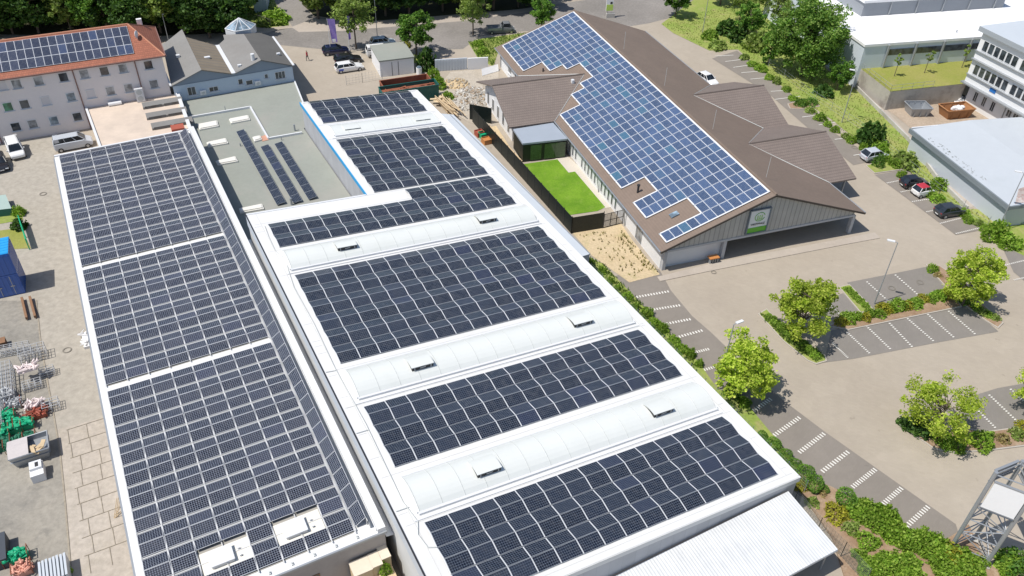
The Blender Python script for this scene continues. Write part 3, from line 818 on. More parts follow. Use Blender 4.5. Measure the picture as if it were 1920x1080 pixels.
# ================================================================== cream roof terrace annex
te = thing('roof_terrace', 'cream gravel terrace roof with white edge between the rose house and the left panel roof', 'terrace', G(230, 230, 0))
tp = [U(-11.3, -.02, 0), U(.6, -.02, 0), GP(-25.95, -.9), GP(-25.95, -11.6)]
b = MB(); b.prism(tp, 0, 3.0, kt=1); b.build('roof', [m_pink, m_cream], te)
b = MB(); wstrip(b, tp[3], tp[0], .3, .18, 3.0); wstrip(b, tp[1], tp[2], .45, .5, 3.0); b.build('parapet', m_whitem, te)
for k, (y0, x0) in enumerate(((202, 268), (222, 275), (241, 285))):
    p = G(x0, y0, 3.3); b = MB(); L = 5.2
    q = p + e2 * L
    b.face([p, q, q + n2 * .9 + ZV * .35, p + n2 * .9 + ZV * .35]); b.face([p - ZV * .3, q - ZV * .3, q, p][::1]); b.face([p - ZV * .3, p, p + n2 * .9 + ZV * .35, p + n2 * 1.6 - ZV * .3]); b.face([q - ZV * .3, q + n2 * 1.6 - ZV * .3, q + n2 * .9 + ZV * .35, q]); b.face([p + n2 * .9 + ZV * .35, q + n2 * .9 + ZV * .35, q + n2 * 1.6 - ZV * .3, p + n2 * 1.6 - ZV * .3])
    sh = b.build('shed_rooflight', m_roofgrey, te)
    b = MB(); 
    for u in (.05, .53): b.box(p + e2 * (L * (u + .21)) - ZV * .05 - n2 * .02, (L * .42, .03, .3), e2, n2, ZV)
    b.build('pane', m_glass, sh)
b = MB(); c = G(334, 243, 3.4); b.box(c, (1.6, 1.4, .9), e2, n2, ZV); b.build('brick_shaft', m_redpaint, te)
ac_unit('air_conditioner', 'tall white two-fan air conditioner standing on the cream terrace roof', G(262, 178, 4.0), e2, -n2, 1.1, 1.9, 2)
t_ = thing('roof_bundle', 'white wrapped roll lying on the cream terrace roof by the rose wall', 'roll', G(214, 194, 3.0))
b = MB(); p = G(203, 196, 3.25); b.tube(p, p + e2 * 1.7, .28, n=10); b.build('wrap', m_whiter, t_)
# ================================================================== 3 market building with brown tiled roof
A2 = dirv(-70); B2 = dirv(20); E3_ = G(1239.7, 472.2, 3.0); E0 = Vector((E3_.x, E3_.y, 0))
def Q(a, b, z=0.0): return E0 + A2 * a + B2 * b + ZV * z
ZE, ZRG, WD2, LN2 = 3.0, 7.84, 26.6, 58.2
K2 = (ZRG - ZE) / 13.3
mk = thing('market_building', 'long gabled building with brown tile roof, blue panel field and green sign on timber gable', 'building', Q(-30, 13))
upL = (B2 + ZV * K2).normalized(); upR = (-B2 + ZV * K2).normalized()
b = MB()
def uvface(b, pts, along, up, p0):
    b.face(pts, [((p - p0).dot(along), (p - p0).dot(up)) for p in pts])
p0 = Q(0, 0, ZE)
def tri(b, pts, al, up):
    uvface(b, pts, al, up, p0)
# left slope, cut where the left wing runs in
tri(b, [Q(-LN2, 0, ZE), Q(0, 0, ZE), Q(0, 13.3, ZRG), Q(-LN2, 13.3, ZRG)], A2, upL)
tri(b, [Q(0, 26.6, ZE), Q(-LN2, 26.6, ZE), Q(-LN2, 13.3, ZRG), Q(0, 13.3, ZRG)], A2, upR)
for (y0, y1, z0_, z1_) in ((0, 13.3, ZE, ZRG), (13.3, 26.6, ZRG, ZE)):
    for a_ in (0, -LN2):
        b.face([Q(a_, y0, z0_), Q(a_, y1, z1_), Q(a_, y1, z1_ - .22), Q(a_, y0, z0_ - .22)])
    b.face([Q(0, y0, z0_ - .22), Q(0, y1, z1_ - .22), Q(-LN2, y1, z1_ - .22), Q(-LN2, y0, z0_ - .22)])
b.build('roof', m_tilebrown, mk)
b = MB()
for (y0, y1, z0_, z1_) in ((0, 13.3, ZE, ZRG), (13.3, 26.6, ZRG, ZE)):
    p, q = Q(.04, y0, z0_ - .12), Q(.04, y1, z1_ - .12); d = (q - p); L = d.length; d.normalize(); b.box((p + q) / 2, (L + .1, .07, .22), d, A2, d.cross(A2))
b.build('verge_board', M('dark_verge', (.07, .055, .045), .7, .1), mk)
b = MB()
for y_ in (-.08, 26.68): b.tube(Q(-LN2, y_, ZE - .05), Q(0, y_, ZE - .05), .09)
b.build('gutter', m_alu, mk)
b = MB(); b.tube(Q(-LN2, 13.3, ZRG + .02), Q(0, 13.3, ZRG + .02), .13, n=6); b.build('ridge_tile', m_tilebrown, mk)
b = MB()
for a0 in (-2, -14, -27, -40):
    b.tube(Q(a0 - 2, 14.6, ZRG - .3), Q(a0 - 2, 14.6, ZRG + 2.3), .025, n=4)
b.build('lightning_rod', m_rib, mk)
# walls
b = MB(); b.face([Q(-.9, .7), Q(-.9, 8.2), Q(-.9, 8.2, 2.95), Q(-.9, .7, 2.95)][::1]); b.build('front_wall', M('pale_shutter', (.64, .66, .70), .6, .04), mk)
b = MB()
b.box(Q(-28.8, .72, 1.4), (56, .2, 2.8), A2, B2, ZV)
b.build('side_wall', m_whiter, mk)
b = MB(); b.prism([Q(-1.0, 26, 0), Q(-4.5, 26, 0), Q(-4.5, 8.4, 0), Q(-1.0, 8.4, 0)], 2.5, 2.7, top=False, bot=True)
b.build('soffit', m_greywall, mk)
b = MB(); b.box(Q(-8.2, 17.3, 1.4), (.2, 18, 2.8), A2, B2, ZV); b.box(Q(-29.8, 25.9, 1.4), (43.5, .2, 2.8), A2, B2, ZV); b.box(Q(-57.5, 13.3, 1.4), (.2, 25.2, 2.8), A2, B2, ZV)
b.face([Q(-57.4, .7, 2.8), Q(-57.4, 25.9, 2.8), Q(-57.4, 13.3, ZRG - .35)])
b.build('wall', m_greywall, mk)
# timber gable panel (profile under the roof)
b = MB()
def gz(y): return ZRG - abs(y - 13.3) * K2 - .24
zb = 2.75; prof = [Q(-.35, y, zb) for y in (1.0, 25.4)] + [Q(-.35, 25.4, gz(25.4)), Q(-.35, 13.3, gz(13.3)), Q(-.35, 1.0, gz(1.0))]
b.face(prof, [((p - p0).dot(B2), p.z) for p in prof])
pr2 = [Q(-.55, y, zb) for y in (1.0, 25.4)] + [Q(-.55, 25.4, gz(25.4)), Q(-.55, 13.3, gz(13.3)), Q(-.55, 1.0, gz(1.0))]
b.face(pr2[::-1], [((p - p0).dot(B2), p.z) for p in pr2[::-1]]); b.face([prof[1], prof[0], pr2[0], pr2[1]])
b.build('timber_gable', m_boards, mk)
b = MB(); b.box(Q(-.45, 13.2, 2.62), (.35, 24.6, .26), A2, B2, ZV)
b.build('beam', m_greywall, mk)
for y_ in (.9, 8.35, 25.6):
    b = MB(); b.box(Q(-.6, y_, 1.25), (.45, .4, 2.5), A2, B2, ZV); b.build('pillar', m_greywall, mk)
for a_, y_ in ((-7, 27.5),):
    pass
b = MB()
for y0, y1 in ((11.8, 16.2), (16.8, 21.5)): b.box(Q(-8.05, (y0 + y1) / 2, 1.5), (.08, y1 - y0, 2.1), A2, B2, ZV)
b.build('shop_window', m_glass, mk)
# narrow windows along the garden side
side_y = .62
for k in range(17):
    a_ = -29.5 + k * 1.05
    if k in (5, 11): continue
    window(mk, Q(0, side_y, 0), A2, a_, 1.45, .5, 2.1, -B2, bars=0, sill=False, fr=m_whitem)
window(mk, Q(0, side_y, 0), A2, -6.2, 1.3, 1.5, 2.3, -B2, bars=1, sill=False, fr=m_alu, glass=m_glassl)
window(mk, Q(0, side_y, 0), A2, -52.5, 1.6, 1.4, 1.2, -B2, bars=2)
window(mk, Q(0, side_y, 0), A2, -49.3, 1.6, 1.4, 1.2, -B2, bars=2)
b = MB(); b.tube(Q(-9.7, .55, 0), Q(-9.7, .1, 2.9), .06); b.tube(Q(-17.5, .55, 0), Q(-17.5, .1, 2.9), .06); b.build('downpipe', m_alu, mk)
# cross wings
def wing(name, ac, hw, bin_, bout, zr_, sgn, glabel):
    """ridge at a=ac from b=bin_ to bout; hw half width; sgn = -1 left, 1 right"""
    w_ = MB(); be = 0 if sgn < 0 else 26.6
    for s_ in (-1, 1):
        up_ = (-A2 * s_ * hw + ZV * (zr_ - ZE)).normalized()
        pts = [Q(ac + s_ * hw, be, ZE + .03), Q(ac + s_ * hw, bout, ZE + .03), Q(ac, bout, zr_ + .03), Q(ac, bin_, zr_ + .03)]
        n_ = (pts[1] - pts[0]).cross(pts[2] - pts[0])
        if n_.z < 0: pts = pts[::-1]
        w_.face(pts, [((p - p0).dot(B2), (p - p0).dot(up_)) for p in pts])
        lo = [p - ZV * .2 for p in pts]; w_.face(lo[::-1])
        for i in range(4): w_.face([pts[i], lo[i], lo[(i + 1) % 4], pts[(i + 1) % 4]])
    r_ = w_.build('wing_roof', m_tilewing, mk)
    b = MB()
    for s_ in (-1, 1): b.tube(Q(ac + s_ * hw, be, ZE + .07), Q(ac, bin_, zr_ + .05), .05, n=4)
    b.build('valley_flashing', m_rib, r_)
    b = MB(); b.tube(Q(ac, bin_, zr_ + .05), Q(ac, bout, zr_ + .05), .11); b.build('ridge_tile', m_tilewing, r_)
    return r_
wing('w', -39.3, 7.57, 7.35, -6.6, 5.68, -1, '')
wing('w', -28.85, 7.15, 19.2, 30.6, 5.62, 1, '')
wing('w', -14.3, 7.42, 19.0, 30.6, 5.68, 1, '')
b = MB()
b.prism([Q(-33.2, .7), Q(-33.2, -5.6), Q(-45.6, -5.6), Q(-45.6, .7)], 0, 2.75, top=False)
b.face([Q(-33.2, -5.6, 2.75), Q(-45.6, -5.6, 2.75), Q(-39.3, -5.6, 5.3)])
b.build('wing_wall', m_whiter, mk)
b = MB(); b.prism([Q(-22.5, 26), Q(-22.5, 29.4), Q(-35, 29.4), Q(-35, 26)], 0, 2.75, top=False); b.prism([Q(-14.3, 26), Q(-14.3, 29.2), Q(-20.5, 29.2), Q(-20.5, 26)], 0, 2.75, top=False)
b.build('wing_wall', m_greywall, mk)
b = MB(); b.tube(Q(-7.6, 29.6), Q(-7.6, 29.6, 3.0), .13); b.build('post', m_alu, mk)
for k in range(5): window(mk, Q(-45.6, -5.6, 0), A2, 1.6 + k * 2.3, 1.45, .8, 1.9, -B2, bars=0, sill=False, fr=m_whitem)
# blue module field: 34 columns by 12 rows with stepped edge
start = [0] + [5] * 2 + [0] * 2 + [3] * 2 + [0] * 12 + [3] * 2 + [5] + [7] * 3 + [5] + [3] * 2 + [0] * 6
specs = []
# reference: front strip begins at a=-0.84
ncol = len(start)
for i, st in enumerate(start):
    a_ = -.84 - 1.665 * (i + 1)
    for j in range(st, 12):
        y_ = 1.06 + .9825 * j
        specs.append(frame_m(Q(a_ + .02, y_, ZE + y_ * K2 + .12), A2, upL))
place_modules(mk, specs, 1.625, 1.018, pm_poly)
b = MB()     # bright edge trim following the steps
def trim(a0, y0, a1, y1):
    p, q = Q(a0, y0, ZE + y0 * K2 + .13), Q(a1, y1, ZE + y1 * K2 + .13); d = q - p; L = d.length
    if L < .01: return
    d.normalize(); s_ = A2 if abs(d.dot(A2)) < .5 else upL
    b.box((p + q) / 2, (L + .16, .17, .06), d, s_, d.cross(s_))
prev = 12
for i in range(ncol + 1):
    st = start[i] if i < ncol else 12
    a_ = -.84 - 1.665 * i
    y1, y0 = 1.06 + .9825 * prev - .05, 1.06 + .9825 * st - .05
    if prev != st: trim(a_, min(y0, y1), a_, max(y0, y1))
    if i < ncol: trim(a_, y0, a_ - 1.665, y0)
    prev = st
trim(-.84, 12.90, -.84 - 1.665 * ncol, 12.90)
b.build('edge_trim', m_whitem, mk)
# roof details
b = MB(); p = Q(-10.6, 2.0, 0) ; yz = ZE + 2.0 * K2
b.tube(Q(-10.6, 2.2, yz), Q(-10.6, 2.2, yz + 1.0), .13, n=8); b.tube(Q(-10.6, 2.2, yz + 1.0), Q(-10.6, 2.2, yz + 1.15), .2, n=8)
b.tube(Q(-45.0, 3.2, ZE + 3.2 * K2), Q(-45.0, 3.2, ZE + 3.2 * K2 + .5), .13); b.build('vent_pipe', m_dark, mk)
def q_at(x, y, z): P = G(x, y, z) - E0; return P.dot(A2), P.dot(B2)
a_, y_ = -4.3, 3.6
b = MB(); c = Q(a_, y_, ZE + y_ * K2 + .1); b.box(c, (.7, 1.0, .14), A2, upL, A2.cross(upL)); b.build('roof_window', m_glassb, mk)
b = MB(); c = onplane(1123, 152, Q(-39.3, 0, 5.7), (A2 * -.36 * -1 + ZV * .93)); b.box(Q(-38.0, 5.0, 5.45), (.5, .35, .5), A2, B2, ZV); b.build('roof_hatch', m_whitem, mk)
# sign on the gable
sg = Q(-.30, 12.7, 0)
def font_mesh(txt, size, mat, mtx, parent, name='lettering', ext=.01, align='CENTER'):
    cu = bpy.data.curves.new('t', 'FONT'); cu.body = txt; cu.size = size; cu.extrude = ext; cu.align_x = align; cu.align_y = 'CENTER'
    to = bpy.data.objects.new('t', cu); COL.objects.link(to)
    dg = bpy.context.evaluated_depsgraph_get(); me = bpy.data.meshes.new_from_object(to.evaluated_get(dg))
    bpy.data.objects.remove(to); me.materials.clear(); me.materials.append(mat)
    o = bpy.data.objects.new(name, me); COL.objects.link(o); o.parent = parent
    root = parent
    while root.parent: root = root.parent
    o.matrix_basis = Matrix.Translation(-Vector(root.location)) @ mtx
    return o
sgo = thing('shop_sign', 'framed white shop sign with green plant emblem and lime band on the timber gable', 'sign', Q(-.3, 11.9, 3.2))
m_sw = M('sign_white', (.72, .74, .74), .5, .02); m_sg = M('sign_green', (.12, .42, .03), .5, .03); m_sl = M('sign_light_green', (.38, .60, .25), .5, .03); m_sb = M('sign_black', (.02, .02, .02), .5, .02)
sc_ = Q(-.26, 11.9, 4.55); sw, sh_ = 2.5, 3.0
b = MB(); b.box(sc_, (sw, .1, sh_), B2, A2, ZV); b.build('board', m_sw, sgo)
b = MB()
for s_ in (-1, 1): b.box(sc_ + B2 * s_ * (sw / 2 + .05) + A2 * .05, (.12, .24, sh_ + .24), B2, A2, ZV); b.box(sc_ + ZV * s_ * (sh_ / 2 + .05) + A2 * .05, (sw, .23, .12), B2, A2, ZV)
b.build('frame', M('sign_frame', (.16, .19, .22), .5, .05), sgo)
b = MB(); f_ = sc_ + A2 * .065
b.box(f_ - ZV * 1.13, (sw - .02, .03, .66), B2, A2, ZV); b.build('lime_band', m_sg, sgo)
b = MB(); k0 = f_ + B2 * .1 + ZV * .55
for s_ in (-1, 0, 1):     # plant emblem: leaves over a fork shape
    c = k0 + B2 * s_ * .27
    b.box(c - ZV * .05, (.15, .03, .5), B2, A2, ZV)
b.box(k0 - ZV * .32, (.7, .03, .12), B2, A2, ZV)
b.build('emblem', m_sl, sgo)
b = MB()
for i in range(16):
    t0_, t1_ = R(15 + i * 20.6), R(15 + (i + 1) * 20.6)
    b.tube(k0 + B2 * .62 * math.cos(t0_) + ZV * .55 * math.sin(t0_), k0 + B2 * .62 * math.cos(t1_) + ZV * .55 * math.sin(t1_), .04, n=4)
b.build('emblem_ring', m_sg, sgo)
tm = frame_m(f_ + A2 * .02 - ZV * .38, B2, ZV)
font_mesh('WESTPFALZ', .34, m_sb, tm, sgo)

# dark entrance box on the garden side
db = thing('garden_pavilion', 'flat-roofed anthracite glass pavilion at the head of the small lawn', 'pavilion', Q(-27.5, -2.5))
c_ = [G(x, y, 2.7) for x, y in ((962, 244), (1037, 232), (1064, 262), (980, 271))]
b = MB(); cc = sum(c_, Vector()) / 4; b.prism(c_, 2.62, 2.86); b.build('roof', M('zinc_roof', (.33, .37, .42), .45, .05), db)
b = MB(); b.prism([p.lerp(cc, .03) for p in c_], 0, 2.6); b.build('wall', m_fence, db)
f0, f1 = c_[3].lerp(cc, .02), c_[2].lerp(cc, .02); f0.z = f1.z = 0; fd = (f1 - f0).normalized(); fo = Vector((fd.y, -fd.x, 0))
b = MB()
for u in (.3, .62, .85): b.box(f0.lerp(f1, u) + ZV * 1.3 + fo * .02, (1.5, .05, 2.2), fd, fo, ZV)
b.build('pane', M('green_reflecting_glass', (.05, .09, .04), .1, .5), db)

# ================================================================== sandy strip, fences and garden bits are in d_ground
# ================================================================== right-hand side buildings
A4 = dirv(-76); B4 = dirv(14)
L0 = G(1708.5, 241, 3.3); L0.z = 0
def W(a, b, z=0.0): return L0 + A4 * a + B4 * b + ZV * z
lo = thing('low_hall', 'low hall with pale grey flat roof and moss stains beside the grassy bank', 'building', W(10, 8))
b = MB(); b.prism([W(.3, .3), W(19.5, .3), W(19.5, 24), W(0.3, 24)], 0, 3.0, top=False); b.build('wall', m_greysheet, lo)
b = MB()
b.face([W(0, 0, 3.3), W(19.8, 0, 3.3), W(19.8, 9, 3.75), W(0, 9, 3.75)]); b.face([W(0, 9, 3.75), W(19.8, 9, 3.75), W(19.8, 24.5, 3.2), W(0, 24.5, 3.2)])
b.face([W(0, 0, 3.0), W(0, 24.5, 2.9), W(19.8, 24.5, 2.9), W(19.8, 0, 3.0)])
b.face([W(0, 0, 3.0), W(0, 0, 3.3), W(0, 9, 3.75), W(0, 24.5, 3.2), W(0, 24.5, 2.9)]); b.face([W(19.8, 0, 3.0), W(19.8, 24.5, 2.9), W(19.8, 24.5, 3.2), W(19.8, 9, 3.75), W(19.8, 0, 3.3)])
b.build('roof', M('pale_membrane', (.47, .505, .54), .6, .04, .1, 1, dirt=(.38, .42, .44), dirt_amt=.6), lo)
b = MB(); b.box(W(9.9, -.08, 3.0), (20, .22, .62), A4, B4, ZV); b.box(W(19.85, 12, 3.05), (.16, 24, .45), A4, B4, ZV); b.build('fascia', M('grey_fascia', (.20, .23, .25), .6, .1), lo)
b = MB(); b.box(W(.08, 4.5, 3.45), (.2, 9, .1), A4, B4, ZV); b.build('coping', m_whitem, lo)
b = MB(); q = [W(19.6, 1.0), W(19.6, 8), W(15.8, 8), W(16.9, 3.6)]
b.face([W(19.6, .8, 3.37), W(19.6, 8.6, 3.76), W(15.6, 8.6, 3.76), W(16.9, 3.4, 3.5)])
b.build('gravel_patch', ground_mat('red_grey_gravel', (.50, .46, .43), (.30, .25, .23), (.35, .12, .10), 1.2, 9, patch=.8), lo)
rngm = random.Random(5)
b = MB()
for k in range(60):
    a_ = rngm.uniform(3, 14); y_ = rngm.uniform(.3, 1.2); z_ = 3.34 + y_ * .05
    c = W(a_, y_, z_); L = rngm.uniform(.05, .3); d = dirv(rngm.uniform(0, 180)); b.box(c, (L, .05, .01), d, Vector((-d.y, d.x, 0)), ZV)
b.build('moss_stain', M('moss', (.18, .19, .16), .9, .2), lo)

X0 = G(1622.6, 84, 7.0); X0.z = 0; A5 = dirv(13.7); B5 = dirv(103.7)
def V5(a, b, z=0.0): return X0 + A5 * a + B5 * b + ZV * z
wh = thing('white_hall', 'bright white stepped flat-roofed hall behind the raised lawn', 'building', V5(15, 10))
b = MB(); b.prism([V5(.15, .15), V5(45, .15), V5(45, 32), V5(.15, 32)], 0, 6.7, top=False, kt=0); b.build('wall', M('cool_white_wall', (.60, .66, .72), .6, .04), wh)
b = MB(); b.prism([V5(0, 0), V5(45, 0), V5(45, 32), V5(0, 32)], 6.6, 7.0, bot=True); b.build('roof', m_wh_top, wh)
U0 = G(1614, 31, 7.0); u0 = (U0 - X0).dot(A5); v0 = (U0 - X0).dot(B5)
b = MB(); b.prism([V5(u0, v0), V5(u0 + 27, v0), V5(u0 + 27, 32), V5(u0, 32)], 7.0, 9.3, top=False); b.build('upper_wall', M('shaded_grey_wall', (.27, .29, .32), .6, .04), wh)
b = MB(); b.prism([V5(u0 - .3, v0 - .3), V5(u0 + 27.3, v0 - .3), V5(u0 + 27.3, 32), V5(u0 - .3, 32)], 9.3, 9.7, bot=True); b.build('upper_roof', m_wh_top, wh)
for k in range(7): b = MB(); b.box(V5(4.2 + k * 4.9, -.12, 3.4), (.22, .3, 6.6), A5, B5, ZV); b.build('pilaster', m_alu, wh)
for k in range(5): b = MB(); b.box(V5(u0 + 5 + k * 5, v0 - .1, 8.1), (.18, .2, 2.2), A5, B5, ZV); b.build('pilaster', m_alu, wh)
for k in range(6):
    b = MB(); b.box(V5(6.65 + k * 4.9, .1, 5.45), (4.55, .15, .95), A5, B5, ZV); b.build('window', m_glass, wh)
b = MB()
for a_ in (17.5, 22): b.tube(V5(a_, 2.2, 7), V5(a_, 2.2, 7.4), .1)
b.build('vent_pipe', m_alu, wh)

S0 = G(1848, 50, 12.0); S0.z = 0; A6 = dirv(-70); B6 = dirv(20)
def S(a, b, z=0.0): return S0 + A6 * a + B6 * b + ZV * z
so = thing('school_building', 'white three-storey block with long ribbon windows at the right edge', 'building', S(10, 8))
b = MB(); b.prism([S(0, 0), S(40, 0), S(40, 14), S(0, 14)], 3.6, 11.5, top=False, bot=True); b.build('wall', m_whiter, so)
b = MB(); b.prism([S(.6, .9), S(40, .9), S(40, 14), S(.6, 14)], 0, 3.6, top=False); b.build('ground_floor_wall', m_whiter, so)
b = MB(); b.prism([S(-.5, -.6), S(40, -.6), S(40, 14.5), S(-.5, 14.5)], 11.3, 12.0, bot=True, kt=1); b.build('roof', [M('grey_roof_edge', (.33, .36, .39), .6, .05), m_greysheet], so)
for z_, nm in ((9.5, 0), (5.9, 1)):
    b = MB(); b.box(S(20, -.14, z_ - 1.0), (40, .28, .12), A6, B6, ZV); b.build('sill', m_alu, so)
    k = 0
    for grp in range(5):
        for i in range(6):
            window(so, S(0, 0, 0), A6, 1.3 + grp * 7.1 + i * 1.1, z_, 1.0, 1.55, -B6, bars=0, sill=False)
b = MB(); b.box(S(20, -.3, 3.6), (40.3, .7, .18), A6, B6, ZV); b.box(S(20, -.25, 7.3), (40, .5, .12), A6, B6, ZV); b.build('cornice', m_alu, so)
for i in range(3): window(so, S(0, .9, 0), A6, 2.2 + i * 1.7, 1.9, .75, 1.5, -B6, bars=1, sill=False)
for i in range(6): window(so, S(0, .9, 0), A6, 8.6 + i * 1.2, 2.2, .9, 1.1, -B6, bars=1, sill=False)
b = MB(); b.box(S(5.3, -.05, 4.55), (1.1, .06, .8), A6, B6, ZV); b.build('blue_plaque', M('blue_sign_paint', (.02, .16, .48), .5, .05), so)
b = MB(); b.tube(S(7.8, .8, 0), S(7.8, .8, 3.6), .08); b.build('downpipe', m_alu, so)

# raised lawn on concrete retaining wall
rw = thing('retaining_wall', 'stained concrete retaining wall with railing holding up the raised lawn', 'wall', G(1668, 173, 3))
R1, R2, R3 = G(1609, 125, 3.0), G(1669.6, 172, 3.0), G(1812, 156.5, 3.0)
lawn = [R1, R2, R3, V5(26, 1.0), V5(.3, 1.6)]
b = MB()
for p, q in ((R1, R2), (R2, R3)):
    d = (q - p); L = d.length; d.normalize(); s_ = Vector((-d.y, d.x, 0)); b.box(Vector(((p.x + q.x) / 2, (p.y + q.y) / 2, 1.5)) + s_ * .15, (L, .3, 3.0), d, s_, ZV)
b.build('slab', M('stained_concrete', (.42, .39, .34), .9, .12, .7, 3, dirt=(.17, .14, .12), dirt_amt=.75), rw)
b = MB()
for p, q in ((R1, R2), (R2, R2.lerp(R3, .55))):
    nn = int((q - p).length / 1.5)
    for i in range(nn + 1): c = p.lerp(q, i / nn); b.tube(c, c + ZV * 1.0, .025, n=4)
    for z_ in (.5, 1.0): b.tube(p + ZV * z_, q + ZV * z_, .025, n=4)
b.build('railing', m_alu, rw)
# ================================================================== ground sheets
m_tan = paving_mat('tan_block_paving', (.355, .307, .247), (.395, .345, .28), .4, .2, .06, .80, R(20), (.33, .29, .24))
m_bay = paving_mat('grey_brown_bay_paving', (.215, .192, .165), (.245, .218, .19), .4, .2, .08, .86, R(-50), (.22, .19, .17))
m_bay2 = paving_mat('dark_bay_paving', (.205, .188, .168), (.232, .212, .19), .4, .2, .08, .86, R(-70), (.2, .18, .165))
m_street = ground_mat('street_asphalt', (.20, .185, .168), (.255, .235, .215), (.31, .285, .26), .09, 2.5, patch=.5, bm=.08)
m_yard = ground_mat('worn_yard_asphalt', (.255, .24, .21), (.32, .295, .25), (.20, .19, .17), .16, 2.0, patch=.8, bm=.1)
m_westyard = ground_mat('pale_yard_concrete', (.355, .325, .275), (.385, .352, .298), (.33, .30, .245), .07, 1.5, patch=.3, bm=.05)
m_slab = ground_mat('concrete_slab', (.40, .355, .30), (.44, .395, .34), (.36, .32, .25), .2, 2, patch=.5, bm=.08)
m_joint = ground_mat('slab_joint', (.30, .26, .205), (.34, .30, .235), None, .5, 4)
m_grass = ground_mat('rough_grass', (.21, .29, .055), (.29, .32, .09), (.36, .31, .15), .22, 3.5, patch=.8, bm=.6)
m_lawn = ground_mat('bright_lawn', (.10, .215, .012), (.165, .30, .022), (.21, .31, .05), .3, 5, patch=.6, bm=.4)
m_lawn2 = ground_mat('dry_lawn', (.24, .26, .055), (.29, .28, .08), (.33, .28, .12), .16, 4, patch=.6, bm=.4)
m_mulch = ground_mat('bark_mulch', (.25, .16, .10), (.34, .24, .16), (.42, .33, .24), .6, 6, patch=.7, bm=.6)
m_sand = ground_mat('sandy_soil', (.50, .39, .24), (.56, .45, .29), (.36, .33, .15), .25, 4, patch=.6, bm=.5)
m_kerb = M('kerb_stone', (.42, .38, .33), .85, .08, .8, 6)
m_paint = M('white_marking_stone', (.68, .66, .61), .8, .08, 1.0, 9)
m_pavem = paving_mat('footway_paving', (.40, .35, .30), (.44, .39, .33), .5, .5, .1, .85, R(29))
m_forest = ground_mat('forest_floor', (.035, .04, .018), (.055, .055, .025), None, .2, 2)  # tree shade is put into this floor colour

b = MB(); b.face([(-900, -200, 0), (900, -200, 0), (900, 1500, 0), (-900, 1500, 0)]); struct(b.build('ground', m_tan))
_zc = [0.0]
def sheet(name, pix, mat, z=None, kind='structure'):
    if z is None: _zc[0] += .0015; z = .004 + _zc[0]
    b = MB(); P = [G(*p) if not isinstance(p, Vector) else p for p in pix]
    A_ = sum(P[i].x * P[(i + 1) % len(P)].y - P[(i + 1) % len(P)].x * P[i].y for i in range(len(P)))
    if A_ < 0: P.reverse()
    b.face([(p.x, p.y, z) for p in P], [(p.x, p.y) for p in P]); o = b.build(name, mat); o['kind'] = kind
    return o
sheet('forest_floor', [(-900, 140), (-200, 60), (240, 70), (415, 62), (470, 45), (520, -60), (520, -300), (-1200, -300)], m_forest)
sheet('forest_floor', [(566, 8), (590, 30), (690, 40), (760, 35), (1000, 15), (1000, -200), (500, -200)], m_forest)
sheet('street',
      [(430, 72), (500, 62), (548, 50), (515, 0), (500, -60), (575, -60), (566, 8), (590, 32), (700, 46), (860, 33), (1010, 12), (1260, -22), (1800, -80), (1800, -40), (1255, 34), (1215, 44), (1100, 62), (985, 58), (900, 68), (868, 92), (700, 96), (600, 92), (520, 84)], m_street)
sheet('footway', [(450, 66), (548, 52), (560, 60), (640, 58), (700, 53), (860, 40), (1010, 20), (1010, 12), (860, 33), (700, 46), (590, 34), (548, 50), (500, 61)], m_pavem)
sheet('grass_verge', [(470, 50), (500, 52), (540, 48), (518, 8), (500, -30), (440, -30), (430, 30)], m_grass)
sheet('grass_verge', [(878, 80), (905, 72), (950, 66), (1000, 60), (1000, 75), (935, 95), (925, 125), (898, 112)], m_grass)
sheet('pale_yard', [(-60, 175), (-400, 200), (-500, 1500), (330, 1500), (250, 1080), (100, 290), (165, 235), (20, 255)], m_westyard)
sheet('worn_yard', [(-600, 575), (68, 563), (76, 640), (85, 700), (100, 780), (112, 850), (122, 950), (133, 1050), (140, 1120), (150, 1500), (-700, 1500)], m_yard)
# slabs with joints
SP = [G(104, 805), G(198, 778), G(262, 1100), G(132, 1100)]
sheet('concrete_slabs', [(106, 806), (196, 782), (262, 1105), (140, 1110), (128, 985), (116, 895)], m_slab)
b = MB(); gd = G(150, 830); ga, gb = (gd - O0).dot(A), (gd - O0).dot(B)
for i, off_ in enumerate((-3.6, -1.8, 0, 1.75)):
    pass
for r_ in range(9):
    a0 = ga - 2.0 + r_ * 1.75
    sh = .25 * (r_ % 3)
    p, q = GP(a0, -20.6), GP(a0, -16.9); b.box(((p + q) / 2) + ZV * .058, ((q - p).length, .045, .012), B, A, ZV)
    for k in range(3):
        bb = -20.5 + 1.5 * k + (.5 if r_ % 4 > 1 else 0) + sh * .3
        if bb < -17: b.box(GP(a0 + .875, bb, .058), (1.7, .045, .011), A, B, ZV)
struct(b.build('slab_joints', m_joint))
b = MB()
pts = [G(68, 563), G(76, 640), G(87, 705), G(101, 780), G(113, 850), G(123, 950), G(132, 1060)]
for i in range(len(pts) - 1):
    p, q = pts[i], pts[i + 1]; d = q - p; L = d.length; d.normalize(); b.box((p + q) / 2 + ZV * .04, (L, .12, .04), d, Vector((-d.y, d.x, 0)), ZV)
struct(b.build('kerb', m_joint))
